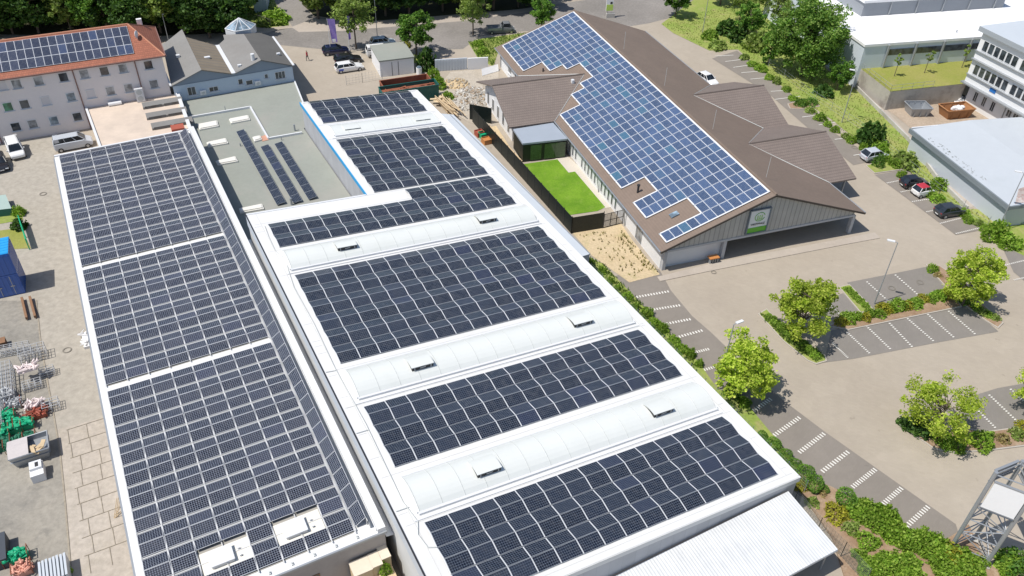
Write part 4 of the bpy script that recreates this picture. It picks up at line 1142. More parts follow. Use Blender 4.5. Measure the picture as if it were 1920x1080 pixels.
# parking bays beside the hall
sheet('parking_bays', [(1150, 520), (1200, 498), (1236, 505), (1258, 545), (1297, 592), (1335, 625), (1402, 690), (1470, 752), (1547, 810), (1670, 897), (1792, 983), (1800, 1010), (1745, 1030), (1500, 930), (1300, 760)], m_bay)
sheet('parking_bays', [(1545, 680), (1559, 620), (1590, 612), (1790, 577), (1815, 572), (1868, 618), (1872, 622), (1760, 642), (1600, 673)], m_bay2)
sheet('parking_bays', [(1588, 530), (1700, 508), (1738, 500), (1778, 545), (1700, 570), (1640, 582), (1620, 570)], m_bay2)
sheet('parking_bays', [(1555, 560), (1580, 550), (1612, 580), (1590, 592), (1545, 600)], m_bay2)
sheet('parking_bays', [(1800, 750), (1870, 728), (1960, 712), (1990, 780), (1890, 815), (1810, 800)], m_bay2)
sheet('parking_bays', [(1882, 470), (1920, 462), (1990, 505), (1960, 560), (1900, 510)], m_bay2)
sheet('parking_bays', [(1640, 328), (1700, 318), (1770, 372), (1850, 430), (1792, 441), (1700, 372)], m_bay)
sheet('parking_bays', [(1335, 110), (1382, 95), (1450, 150), (1530, 215), (1565, 250), (1645, 300), (1600, 310), (1520, 245), (1440, 175)], m_bay)
def dashes(mb, p, q, n, w=.10, fill=.5):
    d = (q - p); L = d.length; d.normalize(); s = Vector((-d.y, d.x, 0)); st = L / n
    for i in range(n): mb.box(p + d * st * (i + .5) + ZV * .155, (st * fill, w, .012), d, s, ZV)
b = MB()
def D(x0, y0, x1, y1, n=13, w=.26, fill=.45): 
    p, q = G(x0, y0), G(x1, y1); d = (q - p); L = d.length; d.normalize(); s = Vector((-d.y, d.x, 0)); st = L / n
    for i in range(n): b.box(p + d * st * (i + .5) + ZV * .062, (st * fill, w, .012), d, s, ZV)
for ln in ((1546, 813, 1497, 850), (1591, 847, 1540, 886), (1642, 880, 1597, 915), (1691, 915, 1647, 953), (1741, 950, 1694, 992), (1500, 783, 1450, 818), (1446, 748, 1400, 780)): D(*ln, n=12, w=.40, fill=.42)
for ln in ((1192, 558, 1255, 547), (1214, 583, 1276, 573), (1233, 611, 1296, 599), (1256, 637, 1318, 620), (1280, 667, 1330, 655), (1310, 697, 1362, 683)): D(*ln, n=12, w=.34, fill=.45)
for ln in ((1560, 643, 1590, 672), (1587, 623, 1631, 664), (1623, 611, 1670, 656), (1663, 602, 1711, 652), (1700, 597, 1751, 641), (1738, 589, 1789, 634), (1777, 583, 1829, 628)): D(*ln, n=14, w=.22)
for ln in ((1624, 528, 1668, 568), (1677, 515, 1725, 557), (1555, 570, 1574, 590)): D(*ln, n=12, w=.20)
for ln in ((1815, 752, 1867, 804), (1853, 740, 1909, 793), (1893, 729, 1948, 780)): D(*ln, n=14, w=.22)
for ln in ((1876, 500, 1920, 489), (1900, 526, 1930, 519)): D(*ln, n=12, w=.2)
for ln in ((1662, 344, 1702, 336), (1688, 361, 1725, 353), (1709, 379, 1760, 371), (1736, 398, 1772, 391), (1761, 420, 1808, 408), (1791, 439, 1841, 427)): D(*ln, n=14, w=.2)
for ln in ((1340, 106, 1375, 104), (1360, 116, 1392, 112), (1375, 127, 1410, 122), (1390, 137, 1425, 134), (1407, 149, 1440, 146), (1445, 172, 1478, 170), (1453, 187, 1500, 181), (1504, 220, 1530, 217), (1535, 235, 1566, 230), (1565, 262, 1600, 258), (1600, 292, 1612, 290)): D(*ln, n=1, w=.13, fill=1.0)
struct(b.build('road_markings', m_paint))
b = MB()
for x, y, r_ in ((81, 364, .42), (126, 657, .42), (1338, 511, .3), (1530, 248, .45), (1602, 277, .45), (1672, 541, .4), (1725, 530, .4)):
    c = G(x, y); n_ = 16
    for i in range(n_):
        t0_, t1_ = 2 * PI * i / n_, 2 * PI * (i + 1) / n_
        b.face([c + Vector((math.cos(t) * k, math.sin(t) * k, .066)) for t, k in ((t0_, r_), (t1_, r_), (t1_, r_ * .72), (t0_, r_ * .72))])
    
struct(b.build('manhole_ring', M('iron_ring', (.20, .18, .15), .7, .1)))

# green strip on the right
sheet('grass_bank', [(1240, 45), (1262, 62), (1330, 95), (1384, 93), (1400, 108), (1470, 165), (1500, 190), (1530, 205), (1560, 225), (1650, 300), (1700, 317), (1740, 350), (1848, 430), (1880, 460), (1960, 500), (1990, 440), (1900, 395), (1812, 392), (1755, 335), (1700, 262), (1605, 168), (1550, 130), (1500, 40), (1400, -30), (1300, 0)], m_grass)
sheet('path', [(1700, 262), (1608, 160), (1614, 150), (1660, 205), (1712, 262), (1760, 315), (1830, 385), (1812, 393), (1755, 337)], m_pavem)
sheet('school_yard', [(1664, 206), (1760, 190), (1830, 180), (1880, 240), (1720, 250)], ground_mat('dusty_yard', (.36, .29, .22), (.42, .34, .26), (.33, .25, .18), .3, 3))
b = MB()
L_ = [(p.x, p.y, 3.02) for p in lawn]; A_ = sum(L_[i][0] * L_[(i + 1) % 5][1] - L_[(i + 1) % 5][0] * L_[i][1] for i in range(5))
b.face(L_ if A_ > 0 else L_[::-1]); struct(b.build('raised_lawn', m_lawn2))
# kindergarten lawn and sand
sheet('terrace_paving', [(1032, 302), (1060, 290), (1072, 300), (1165, 385), (1128, 392), (1085, 347), (1062, 330), (1046, 322)], M('pale_terrace', (.55, .50, .43), .85, .08, .5, 5))
sheet('lawn', [(981, 308), (1045, 299), (1066, 324), (1078, 322), (1135, 389), (1120, 396), (1058, 405)], m_lawn)
sheet('play_yard', [(915, 240), (930, 236), (965, 290), (985, 311), (975, 312)], m_sand)
sheet('sand_strip', [(1072, 435), (1165, 420), (1185, 450), (1237, 515), (1180, 530), (1110, 480)], m_sand)
sheet('building_yard', [(845, 135), (935, 128), (935, 150), (905, 158), (915, 240), (880, 230), (830, 200), (820, 165)], ground_mat('rubble_ground', (.40, .35, .28), (.46, .41, .34), (.30, .27, .22), .4, 4))
# planted islands with kerbs
def island(name, pix, mat, h=.12, kerb=True):
    P = [G(*p) for p in pix]
    if kerb:
        b = MB(); b.prism(offset(P, .14), 0, h - .01); struct(b.build('kerb', m_kerb))
    b = MB(); b.prism(P, 0, h + .02); struct(b.build(name, mat))
island('apron', [(1232, 520), (1345, 492), (1640, 437), (1650, 447), (1590, 458), (1350, 505), (1238, 528)], m_pavem, h=.06, kerb=False)
island('planting_bed', [(1424, 590), (1437, 582), (1450, 597), (1500, 640), (1545, 668), (1547, 677), (1530, 682), (1515, 676), (1470, 640)], m_grass)
island('planting_bed', [(1557, 612), (1590, 595), (1640, 584), (1782, 545), (1790, 562), (1800, 575), (1590, 618)], m_mulch)
island('planting_bed', [(1575, 540), (1592, 536), (1625, 570), (1636, 582), (1614, 586)], m_grass)
island('planting_bed', [(1738, 498), (1760, 500), (1790, 520), (1860, 590), (1878, 606), (1870, 614), (1850, 602), (1800, 565), (1780, 545)], m_mulch)
island('planting_bed', [(1692, 800), (1740, 815), (1800, 805), (1850, 812), (1940, 800), (1960, 830), (1850, 844), (1790, 848), (1750, 840)], m_mulch)
island('planting_bed', [(1470, 880), (1500, 890), (1560, 915), (1600, 935), (1690, 990), (1760, 1022), (1815, 985), (1850, 1060), (1920, 1085), (1920, 1300), (1650, 1300), (1560, 1010)], m_mulch, kerb=False)
island('planting_bed', [(1092, 478), (1130, 495), (1230, 600), (1310, 680), (1345, 730), (1390, 745), (1410, 770), (1460, 830), (1500, 880), (1470, 880), (1300, 720), (1100, 500)], m_grass, h=.06, kerb=False)
island('planting_bed', [(1478, 196), (1500, 190), (1530, 192), (1535, 200), (1500, 205), (1482, 204)], m_mulch)
island('planting_bed', [(1625, 312), (1660, 300), (1700, 312), (1690, 318), (1640, 325)], m_grass)
island('planting_bed', [(700, 92), (730, 100), (790, 104), (800, 118), (770, 118), (712, 100)], m_grass, h=.05, kerb=False)

# ================================================================== plants
lf_dark = leaf_mat('dark_leaves', (.028, .072, .014), (.058, .13, .024), (.115, .21, .038), .32)
lf_mid = leaf_mat('green_leaves', (.055, .14, .02), (.11, .24, .03), (.21, .34, .055), .33)
lf_lime = leaf_mat('lime_leaves', (.25, .36, .03), (.44, .55, .06), (.61, .65, .14), .45)
lf_shrub = leaf_mat('shrub_leaves', (.13, .25, .02), (.23, .38, .04), (.36, .48, .08), .38)
lf_yellow = leaf_mat('yellow_leaves', (.20, .21, .015), (.33, .32, .03), (.45, .42, .05), .3)
lf_olive = leaf_mat('olive_leaves', (.14, .22, .04), (.24, .33, .07), (.34, .41, .12), .3)
lf_bank = leaf_mat('bank_tree_leaves', (.09, .21, .03), (.19, .34, .055), (.33, .46, .11), .42)
m_bark = M('bark', (.13, .10, .075), .9, .25, 2, 12)
def tree_meshes(hgt, rx, rz, leaf, mat, clumps=60, per=70, trunk=.35, sz=.22, gap=.55, seed=0, cone=0.0, lr=.11, lobes=0):
    """returns (trunk mesh, crown mesh); origin at the foot"""
    rnd_ = random.Random(seed); st = random.getstate(); random.seed(seed)
    t = MB(); c = MB(); cz = hgt - rz
    t.tube((0, 0, -.1), (0, 0, cz * .9), lr * 1.2, lr * .75, n=8); t.tube((0, 0, cz * .9), (.1, .05, hgt * .85), lr * .75, lr * .15, n=6)
    LB_ = []
    for k in range(lobes):
        th = 2.4 * k + rnd_.uniform(-.4, .4); zf_ = -.75 + 1.7 * (k + .5) / lobes; q_ = math.sqrt(max(.05, 1 - min(.98, zf_ * zf_)))
        LB_.append(Vector((rx * .72 * q_ * math.cos(th) * rnd_.uniform(.75, 1.2), rx * .72 * q_ * math.sin(th) * rnd_.uniform(.75, 1.2), cz + rz * .78 * zf_ * rnd_.uniform(.9, 1.1))))
    for L_ in LB_:
        s = Vector((0, 0, max(cz * .5, L_.z - rz * .6))); t.tube(s, L_, lr * .5, lr * .12, n=5, cap=False)
    for k in range(clumps):
        u = rnd_.random(); th = rnd_.uniform(0, 2 * PI); ph = math.acos(rnd_.uniform(-1, 1)); r = (gap + (1 - gap) * u ** .5)
        zf_ = math.cos(ph); kx = 1 - cone * (zf_ * .5 + .5)
        p = Vector((rx * r * math.sin(ph) * math.cos(th) * kx, rx * r * math.sin(ph) * math.sin(th) * kx, cz + rz * r * zf_))
        p *= 1.0; p.x *= rnd_.uniform(.65, 1.2); p.y *= rnd_.uniform(.65, 1.2); p.z += rnd_.uniform(-.12, .12) * rz
        if LB_ and k % 8:
            L_ = LB_[k % lobes]; p = L_ + Vector((rnd_.gauss(0, .17) * rx, rnd_.gauss(0, .17) * rx, rnd_.gauss(0, .13) * rz))
        if k % 3 == 0:
            s = Vector((0, 0, max(cz * .55, min(p.z - rz * .35, hgt * .75)))); mid = s.lerp(p, .5) + Vector((0, 0, -.1))
            t.tube(s, mid, lr * .45, lr * .28, n=5, cap=False); t.tube(mid, p, lr * .28, lr * .08, n=4, cap=False)
        cr_ = rnd_.uniform(.22, .5) * min(rx, rz) * .55
        for i in range(per):
            d = Vector((rnd_.gauss(0, 1), rnd_.gauss(0, 1), rnd_.gauss(0, .7)))
            d = d.normalized() * cr_ * rnd_.random() ** .4
            c.leaf(p + d, sz, up=(d + Vector((0, 0, .6 * cr_))))
    random.setstate(st)
    return t.mesh('trunk', m_bark), c.mesh('crown', mat)
def make_tree(meshes, name, label, loc, s=1.0, rz=0.0, group=None, sz=None):
    t = thing(name, label, 'tree', loc, rz, group)
    for nm, me in (('trunk', meshes[0]), ('crown', meshes[1])):
        o = bpy.data.objects.new(nm, me); COL.objects.link(o); o.parent = t
    t.scale = (s, s, sz or s)
    return t
K = {}
K['lime'] = [tree_meshes(6.7, 2.95, 2.8, 0, lf_lime, 120, 85, sz=.135, gap=.3, seed=s, lr=.10, lobes=13) for s in (11, 12)]
K['thin'] = [tree_meshes(6.2, 3.0, 2.6, 0, lf_lime, 100, 55, lobes=12, sz=.12, gap=.3, seed=21, lr=.09)]
K['dark'] = [tree_meshes(11, 4.6, 4.6, 0, lf_dark, 95, 80, sz=.33, gap=.55, seed=s, lr=.2) for s in (31, 32, 33)]
K['mid'] = [tree_meshes(7.5, 3.0, 3.0, 0, lf_mid, 80, 85, sz=.20, gap=.5, seed=s, lr=.14, lobes=14) for s in (41, 42)]
K['feather'] = [tree_meshes(8.5, 2.9, 3.0, 0, lf_olive, 80, 40, sz=.19, gap=.2, seed=s, lr=.11) for s in (51, 52)]
K['big'] = [tree_meshes(12.5, 5.4, 6.1, 0, lf_bank, 210, 105, sz=.21, gap=.5, seed=61, lr=.28, lobes=26)]
K['light'] = [tree_meshes(9.5, 3.2, 4.2, 0, lf_olive, 85, 70, sz=.25, gap=.45, seed=91, lr=.14)]
K['sap'] = [tree_meshes(4.0, .62, 1.1, 0, lf_olive, 16, 22, sz=.15, gap=.2, seed=71, lr=.05)]
K['col'] = [tree_meshes(8.5, 1.9, 4.2, 0, lf_mid, 75, 60, sz=.25, gap=.5, seed=81, lr=.12)]
LT = 'maple trees in the car park'
make_tree(K['lime'][0], 'maple_tree', 'lime green tree beside the leaning lamp post close to the edge of the white hall', G(1386, 742), 1.0, .3, LT)
make_tree(K['lime'][1], 'maple_tree', 'dense lime green tree at the left end of the middle planted island', G(1497, 632), 1.02, 1.9, LT)
make_tree(K['lime'][0], 'maple_tree', 'lime green tree at the right end of the middle planted island', G(1803, 573), .98, 3.3, LT)
make_tree(K['thin'][0], 'maple_tree', 'sparse yellow-green tree with see-through crown above the lower right bed', G(1745, 822), 1.02, .5, LT)
make_tree(K['lime'][1], 'maple_tree', 'lime tree cut by the right picture edge beside the parking lines', G(1937, 768), .8, .9, LT)
make_tree(K['mid'][0], 'street_tree', 'dark green round street tree in front of the road behind the white shed', G(781, 103), .98, 0, 'street trees')
make_tree(K['mid'][1], 'street_tree', 'round green street tree at the back corner of the blue panel roof', G(1014, 58), .72, 2, 'street trees')
make_tree(K['feather'][0], 'street_tree', 'feathery street tree behind the two purple flags', G(668, 92), 1.1, 0, 'street trees')
make_tree(K['feather'][1], 'street_tree', 'slender loose street tree beside the parked pickup truck', G(887, 66), 1.0, 1, 'street trees')
make_tree(K['mid'][0], 'street_tree', 'street tree with bare trunk at the corner of the far car park entry', G(1266, 32), .8, 4, 'street trees')
make_tree(K['big'][0], 'large_tree', 'huge bushy green tree rising over the grassy bank next to the white hall', G(1500, 142), 1.0, 0)
make_tree(K['mid'][1], 'bank_tree', 'smaller green tree in front of the huge bushy tree, nearest the path', G(1568, 170), .62, 0)
make_tree(K['col'][0], 'bank_tree', 'narrow green tree on the left shoulder of the huge bushy tree', G(1440, 120), .8, 0)
for i, (x, y) in enumerate(((1676.5, 143), (1733, 137), (1803, 127))):
    p = G(x, y, 3.0); make_tree(K['sap'][0], 'sapling', ('left', 'middle', 'right')[i] + ' of the three young trees on the raised lawn', p, 1.0, i * 2.0, 'saplings on the raised lawn')
# woodland behind, every crown a tree of its own
rngf = random.Random(9)
spots = []
for x in range(-140, 470, 44):
    for r_ in range(3):
        spots.append((x + rngf.uniform(-14, 14) + r_ * 16, 66 - r_ * 34 + rngf.uniform(-6, 6), r_))
for x in range(595, 1250, 46):
    for r_ in range(2):
        if x < 1010: spots.append((x + rngf.uniform(-12, 12), 36 - (x - 600) * .055 - r_ * 26 + rngf.uniform(-5, 5), r_))
for x, y in ((1385, 45), (1350, 10), (1420, 30), (1455, 60), (1400, 70), (1330, -10), (1290, -20), (1440, 0), (1490, -10), (1545, -30)): spots.append((x, y, 3))
mk_ = 0
for x, y, r_ in spots:
    g = G(x, y)
    if g.y > 330: continue
    # keep clear of the house and its roof
    u = (g - PT0).dot(e2); v = (g - PT0).dot(n2)
    if -36 < u < 3 and v < 15.5: continue
    if r_ == 3: me = K['feather'][mk_ % 2] if mk_ % 3 else K['mid'][mk_ % 2]; s_ = rngf.uniform(.7, 1.0)
    else: me = K['dark'][mk_ % 3] if rngf.random() < .68 else (K['mid'][mk_ % 2] if mk_ % 2 else K['light'][0]); s_ = rngf.uniform(.75, 1.15) * (1 if me in K['dark'] else 1.25)
    mk_ += 1
    make_tree(me, 'woodland_tree', 'broad-leaved tree of the dense wood along the far street' if r_ < 3 else 'tree in the loose thicket between the far entry and the grassy bank', g, s_, rngf.uniform(0, 6), 'trees of the far wood' if r_ < 3 else 'thicket by the far entry')
make_tree(K['mid'][0], 'garden_tree', 'bright green tree in front of the wood, behind the red tiled house', G(215, 46), .85, 2)
make_tree(K['feather'][0], 'garden_tree', 'sunlit tree left of the glass pyramid roof', G(425, 50), .9, 2)

def bush_mesh(name, mat, n=900, sz=.13, flat=1.0, seed=1, core=True):
    rnd_ = random.Random(seed); st = random.getstate(); random.seed(seed); b = MB()
    for i in range(n):
        th = rnd_.uniform(0, 2 * PI); cphi = rnd_.uniform(-.15, 1); sp_ = math.sqrt(1 - min(1, cphi * cphi)); lump = 1 + .13 * math.sin(3 * th + seed) + .1 * math.sin(5 * th + 2 * seed + cphi * 4)
        r = rnd_.uniform(.72, 1.03) * lump; d = Vector((sp_ * math.cos(th), sp_ * math.sin(th), cphi))
        b.leaf(d * r + Vector((0, 0, .05)), sz, up=d)
    random.setstate(st)
    return b.mesh(name, mat)
BU = {'box': [bush_mesh('bush', lf_mid, 900, .10, seed=s) for s in (1, 2)], 'shrub': [bush_mesh('bush', lf_shrub, 850, .125, seed=s) for s in (3, 4, 5)],
      'yellow': [bush_mesh('bush', lf_yellow, 750, .12, seed=6)], 'dark': [bush_mesh('bush', lf_dark, 420, .2, seed=7)], 'olive': [bush_mesh('bush', lf_olive, 420, .18, seed=8)], 'dry': [bush_mesh('bush', leaf_mat('dry_leaves', (.25, .18, .06), (.30, .24, .09), (.33, .30, .12), .2), 300, .16, seed=9)]}
def ball_mesh(seed):
    rnd_ = random.Random(seed); st = random.getstate(); random.seed(seed); b = MB()
    for i in range(1500):
        d = Vector((rnd_.gauss(0, 1), rnd_.gauss(0, 1), rnd_.gauss(0, 1))).normalized(); r = rnd_.uniform(.86, 1.03) * (1 + .05 * math.sin(4 * d.x + seed) + .04 * math.sin(5 * d.y))
        b.leaf(d * r + Vector((0, 0, .93)), .085, up=d)
    random.setstate(st); return b.mesh('bush', lf_ball)
lf_ball = leaf_mat('clipped_leaves', (.07, .17, .02), (.14, .29, .035), (.24, .40, .06), .3)
BU['ball'] = [ball_mesh(s) for s in (1, 2, 3)]
nb = [0]
def bush(kind, x, y, r, h, label, group=None, name='shrub', z=0.0, cat='shrub'):
    me = BU[kind][nb[0] % len(BU[kind])]; nb[0] += 1
    o = bpy.data.objects.new(name, me); COL.objects.link(o); o.location = G(x, y, z); o.scale = (r, r * random.uniform(.85, 1.15), h); o.rotation_euler = (0, 0, random.uniform(0, 6))
    return tag(o, label, cat, group)
# clipped balls along the hall
for k, (x, y, r) in enumerate(((1427, 812, .55), (1448, 826, .62), (1470, 848, .62), (1486, 866, .62), (1506, 882, .75), (1524, 904, .82), (1545, 909, .38), (1582, 931, .88))):
    bush('ball', x, y + 13, r * .95, r * .95, 'clipped round green bush in the row between white hall corner and parking bays' if k not in (6, 7) else ('smallest clipped bush beside a larger one near the hall corner' if k == 6 else 'largest clipped round bush at the end of the row near the hall corner'), 'clipped bushes by the hall' if k < 6 else None, 'round_bush')
rb = random.Random(17)
# tall hedge of shrubs towards the tower
for k in range(30):
    t_ = k / 29; x = 1608 + 215 * t_ + rb.uniform(-9, 9); y = 958 + 125 * t_ + rb.uniform(-10, 12)
    bush('shrub', x, y, rb.uniform(.8, 1.1), rb.uniform(1.1, 1.5), 'leafy green shrub of the thick hedge between parking bays and wire fence', 'shrubs of the thick hedge')
for k in range(26):
    x = 1620 + 270 * rb.random(); y = 1040 + 60 * rb.random() + (x - 1620) * .05
    bush('shrub', x, y, rb.uniform(.6, 1.0), rb.uniform(.7, 1.2), 'green shrub in the bark bed at the foot of the steel tower', 'shrubs in the lower bark bed')
for x, y, r, kd, lb_ in ((1566, 968, .95, 'yellow', 'golden yellow shrub in the bark bed in front of the hall corner'), (1500, 915, .6, 'yellow', 'small yellow shrub right under the hall corner'), (1523, 945, .55, 'olive', 'small olive shrub in the bark bed beside the fence'), (1540, 925, .5, 'dry', 'dry brownish tuft between the clipped bushes and yellow shrub'), (1594, 995, .7, 'olive', 'low olive shrub between fence and thick hedge'), (1625, 1020, .9, 'shrub', 'round green shrub by the wire fence posts'), (1610, 1045, .6, 'shrub', 'low shrub beside the canopy corner and wire fence'), (1650, 1060, .7, 'shrub', 'bushy shrub at lower picture edge by the wire fence'), (1780, 1052, 1.3, 'yellow', 'wide yellow-green ground shrub left of the tower feet'), (1905, 1070, 1.5, 'mid', '')):
    if kd == 'mid': bush('box', x, y, r, 1.6, 'dark glossy shrub in the bottom right corner below the tower'); continue
    bush(kd, x, y, r, r * 1.05, lb_)
for k in range(13):
    t_ = k / 12; bush('shrub', 1108 + 205 * t_ + rb.uniform(-4, 4), 497 + 190 * t_ + rb.uniform(-3, 3), rb.uniform(.4, .7), rb.uniform(.5, 1.0), 'wild green shrub growing along the wire fence beside the white hall', 'wild shrubs along the hall fence')
bush('box', 1372, 742, .8, 1.3, 'dark green bush at the foot of the leaning lamp post'); bush('shrub', 1395, 758, .6, .7, 'low shrub under the tree nearest the hall')
# island planting
for k in range(17):
    t_ = k / 16; kd = ('yellow', 'shrub', 'shrub')[k % 3]
    bush(kd, 1580 + 205 * t_ + rb.uniform(-4, 4), 606 - 52 * t_ + rb.uniform(-4, 4), rb.uniform(.55, .95), rb.uniform(.6, 1.0), 'yellow-green shrub in the long hedge of the middle island' if kd == 'yellow' else 'green shrub in the long hedge of the middle island', 'shrubs of the middle island hedge')
for k in range(8):
    t_ = k / 7; bush('shrub', 1440 + 90 * t_ + rb.uniform(-3, 3), 598 + 72 * t_, rb.uniform(.5, .8), rb.uniform(.35, .7), 'low green ground shrub in the curved left arm of the middle island', 'shrubs of the left island arm')
for k in range(5):
    t_ = k / 4; bush('shrub', 1590 + 32 * t_, 546 + 30 * t_, .55, .45, 'low shrub in the narrow planted finger between upper bays', 'shrubs of the narrow finger')
for k in range(7):
    t_ = k / 6; bush('shrub' if k % 2 else 'olive', 1795 + 70 * t_, 560 + 42 * t_ + rb.uniform(-3, 3), rb.uniform(.5, .8), .6, 'low shrub in the right arm of the middle island', 'shrubs of the right island arm')
bush('shrub', 1747, 508, .6, .8, 'single shrub at the tip of the island near the lamp'); bush('dry', 1758, 518, .5, .5, 'dry flowering clump beside the single shrub')
for x, y, r, kd, lb_ in ((1838, 832, 1.25, 'shrub', 'big round lime shrub in the lower right bed'), (1722, 805, 1.2, 'dark', 'dark bush under the sparse tree'), (1700, 798, .8, 'dark', 'small dark bush at left tip of the lower right bed'), (1790, 838, .9, 'shrub', 'low spreading shrub between sparse tree and round lime shrub'), (1765, 828, .9, 'shrub', 'shrub right under the sparse tree crown'), (1878, 826, .7, 'dry', 'dry grassy clump in the lower right bed'), (1905, 818, .8, 'olive', 'olive shrub near the right edge of the lower right bed'), (1925, 805, .9, 'yellow', 'yellow shrub cut by the right edge')):
    bush(kd, x, y, r, r * .95, lb_)
# bank hedge
for k in range(30):
    t_ = k / 29; x = 1395 + 455 * t_; y = 108 + 325 * t_ + 16 * math.sin(t_ * PI)
    if 1625 < x < 1690: y -= 14
    bush('shrub' if k % 4 else 'olive', x + rb.uniform(-4, 4), y + rb.uniform(-3, 3), rb.uniform(.6, 1.0), rb.uniform(.6, 1.1), 'shrub of the straggly hedge between parking bays and grassy bank', 'shrubs of the bank hedge')
for x, y, r, h, kd, lb_ in ((1630, 268, 2.0, 2.8, 'dark', 'tall bush on the bank above the silver car'), (1648, 290, 1.3, 1.8, 'shrub', 'green bush on the bank right behind the silver car'), (1695, 308, 1.7, 1.6, 'olive', 'wide olive bush on the bank behind the black and white small cars'), (1757, 352, 1.1, 1.3, 'shrub', 'green bush beside the small red-roofed car'), (1645, 312, .9, 1.7, 'box', 'round dense bush on the little island in front of the silver car'), (1500, 198, 1.0, 1.0, 'box', 'left half of the small dense hedge on the bay island'), (1520, 196, 1.1, 1.0, 'box', 'right half of the small dense hedge on the bay island'), (1362, 62, 2.0, 2.2, 'dark', 'dark bush on the verge by the far entry lamp'), (1330, 72, 1.4, 1.5, 'shrub', 'light shrub on the verge left of the dark bush'), (1345, 90, 1.6, 1.2, 'olive', 'olive shrub at the tip of the grassy verge'), (1385, 75, 2.0, 2.4, 'dark', 'broad dark bush between verge and thicket'), (1416, 92, 2.2, 2.6, 'olive', 'tall olive bush at the edge of the thicket'), (1862, 448, 1.5, 2.3, 'shrub', 'bright green bush where the bank hedge meets the lamp post'), (1890, 460, 1.4, 1.3, 'shrub', 'lower green bush right of the lamp post foot'), (1545, 178, 1.3, 1.5, 'dark', 'dark bush below the small bank tree'), (1905, 410, 1.3, 1.0, 'dark', 'dark plant cluster below the low hall corner')):
    bush(kd, x, y, r, h, lb_)
for x, y, r, h, kd, lb_ in ((800, 128, 1.6, 3.0, 'dark', 'dark green bush between white shed and street tree shadow'), (812, 150, 1.3, 1.8, 'shrub', 'light green shrub behind the rusty containers'), (822, 165, 1.2, 1.6, 'shrub', 'tall weeds beside the green container end'), (760, 88, .9, 1.0, 'yellow', 'flowering shrub in front of the round street tree'), (838, 185, 1.0, 1.0, 'shrub', 'weeds above the timber pile'), (898, 85, 1.0, .9, 'shrub', 'shrub on the grass verge left of the panel roof'), (906, 98, 1.0, .9, 'shrub', 'lower shrub on the grass verge left of the panel roof'), (518, 40, 2.2, 1.8, 'shrub', 'round shrub on the verge by the far road junction'), (500, 46, 1.6, 1.2, 'olive', 'low shrub beside the far gate'), (36, 403, .8, 1.1, 'shrub', 'round bush at the upper end of the green railing'), (38, 428, .8, 1.1, 'dark', 'dark bush halfway along the green railing'), (122, 1078, .6, .4, 'shrub', 'weeds at the foot of the sheet stack')):
    bush(kd, x, y, r, h, lb_)
# grass tufts as uncounted cover
def tufts(name, polys, n, mat, hgt, z0=.05, seed=4):
    rr = random.Random(seed); b = MB()
    for pix in polys:
        P = [G(*p) if not isinstance(p, Vector) else p for p in pix]; xs = [p.x for p in P]; ys = [p.y for p in P]
        def inside(x, y):
            c = False
            for i in range(len(P)):
                a, q = P[i], P[i - 1]
                if (a.y > y) != (q.y > y) and x < (q.x - a.x) * (y - a.y) / (q.y - a.y) + a.x: c = not c
            return c
        k = 0; tries = 0
        while k < n and tries < n * 12:
            tries += 1; x = rr.uniform(min(xs), max(xs)); y = rr.uniform(min(ys), max(ys))
            if not inside(x, y): continue
            k += 1
            for j in range(3):
                a_ = rr.uniform(0, 2 * PI); w = rr.uniform(.03, .08); h_ = hgt * rr.uniform(.4, 1.2); dx, dy = math.cos(a_) * w, math.sin(a_) * w; lx, ly = rr.uniform(-.5, .5) * h_, rr.uniform(-.5, .5) * h_
                i0 = len(b.v); b.v += [(x - dx, y - dy, z0), (x + dx, y + dy, z0), (x + lx, y + ly, z0 + h_)]; b.f.append((i0, i0 + 1, i0 + 2)); b.uv.append([(0, 0)] * 3); b.mi.append(0); b.rn.append(0); b.sm.append(False)
    o = b.build(name, mat); o['kind'] = 'stuff'; return o
lf_grass = leaf_mat('grass_blades', (.20, .28, .05), (.29, .33, .09), (.38, .36, .15), .3)
tufts('meadow_grass', [[(1240, 45), (1330, 95), (1384, 93), (1500, 190), (1650, 300), (1740, 350), (1848, 430), (1900, 460), (1900, 400), (1812, 392), (1755, 335), (1700, 262), (1605, 168), (1500, 60), (1400, 0)]], 5000, lf_grass, .18)
tufts('verge_grass', [[(878, 80), (1000, 60), (935, 95), (925, 125), (898, 112)], [(1424, 590), (1450, 597), (1545, 668), (1530, 682), (1470, 640)], [(470, 50), (540, 48), (518, 8), (500, -30), (430, 30)], [(1092, 478), (1130, 495), (1310, 680), (1300, 720), (1100, 500)]], 900, leaf_mat('green_blades', (.06, .13, .02), (.12, .20, .03), (.2, .26, .06), .3), .3, .12)
tufts('dry_weeds', [[(1165, 432), (1180, 448), (1235, 512), (1215, 508), (1160, 450)], [(1080, 440), (1150, 430), (1220, 515), (1180, 525)]], 90, leaf_mat('weed_blades', (.20, .19, .05), (.28, .25, .08), (.35, .30, .14), .2), .35, .05)
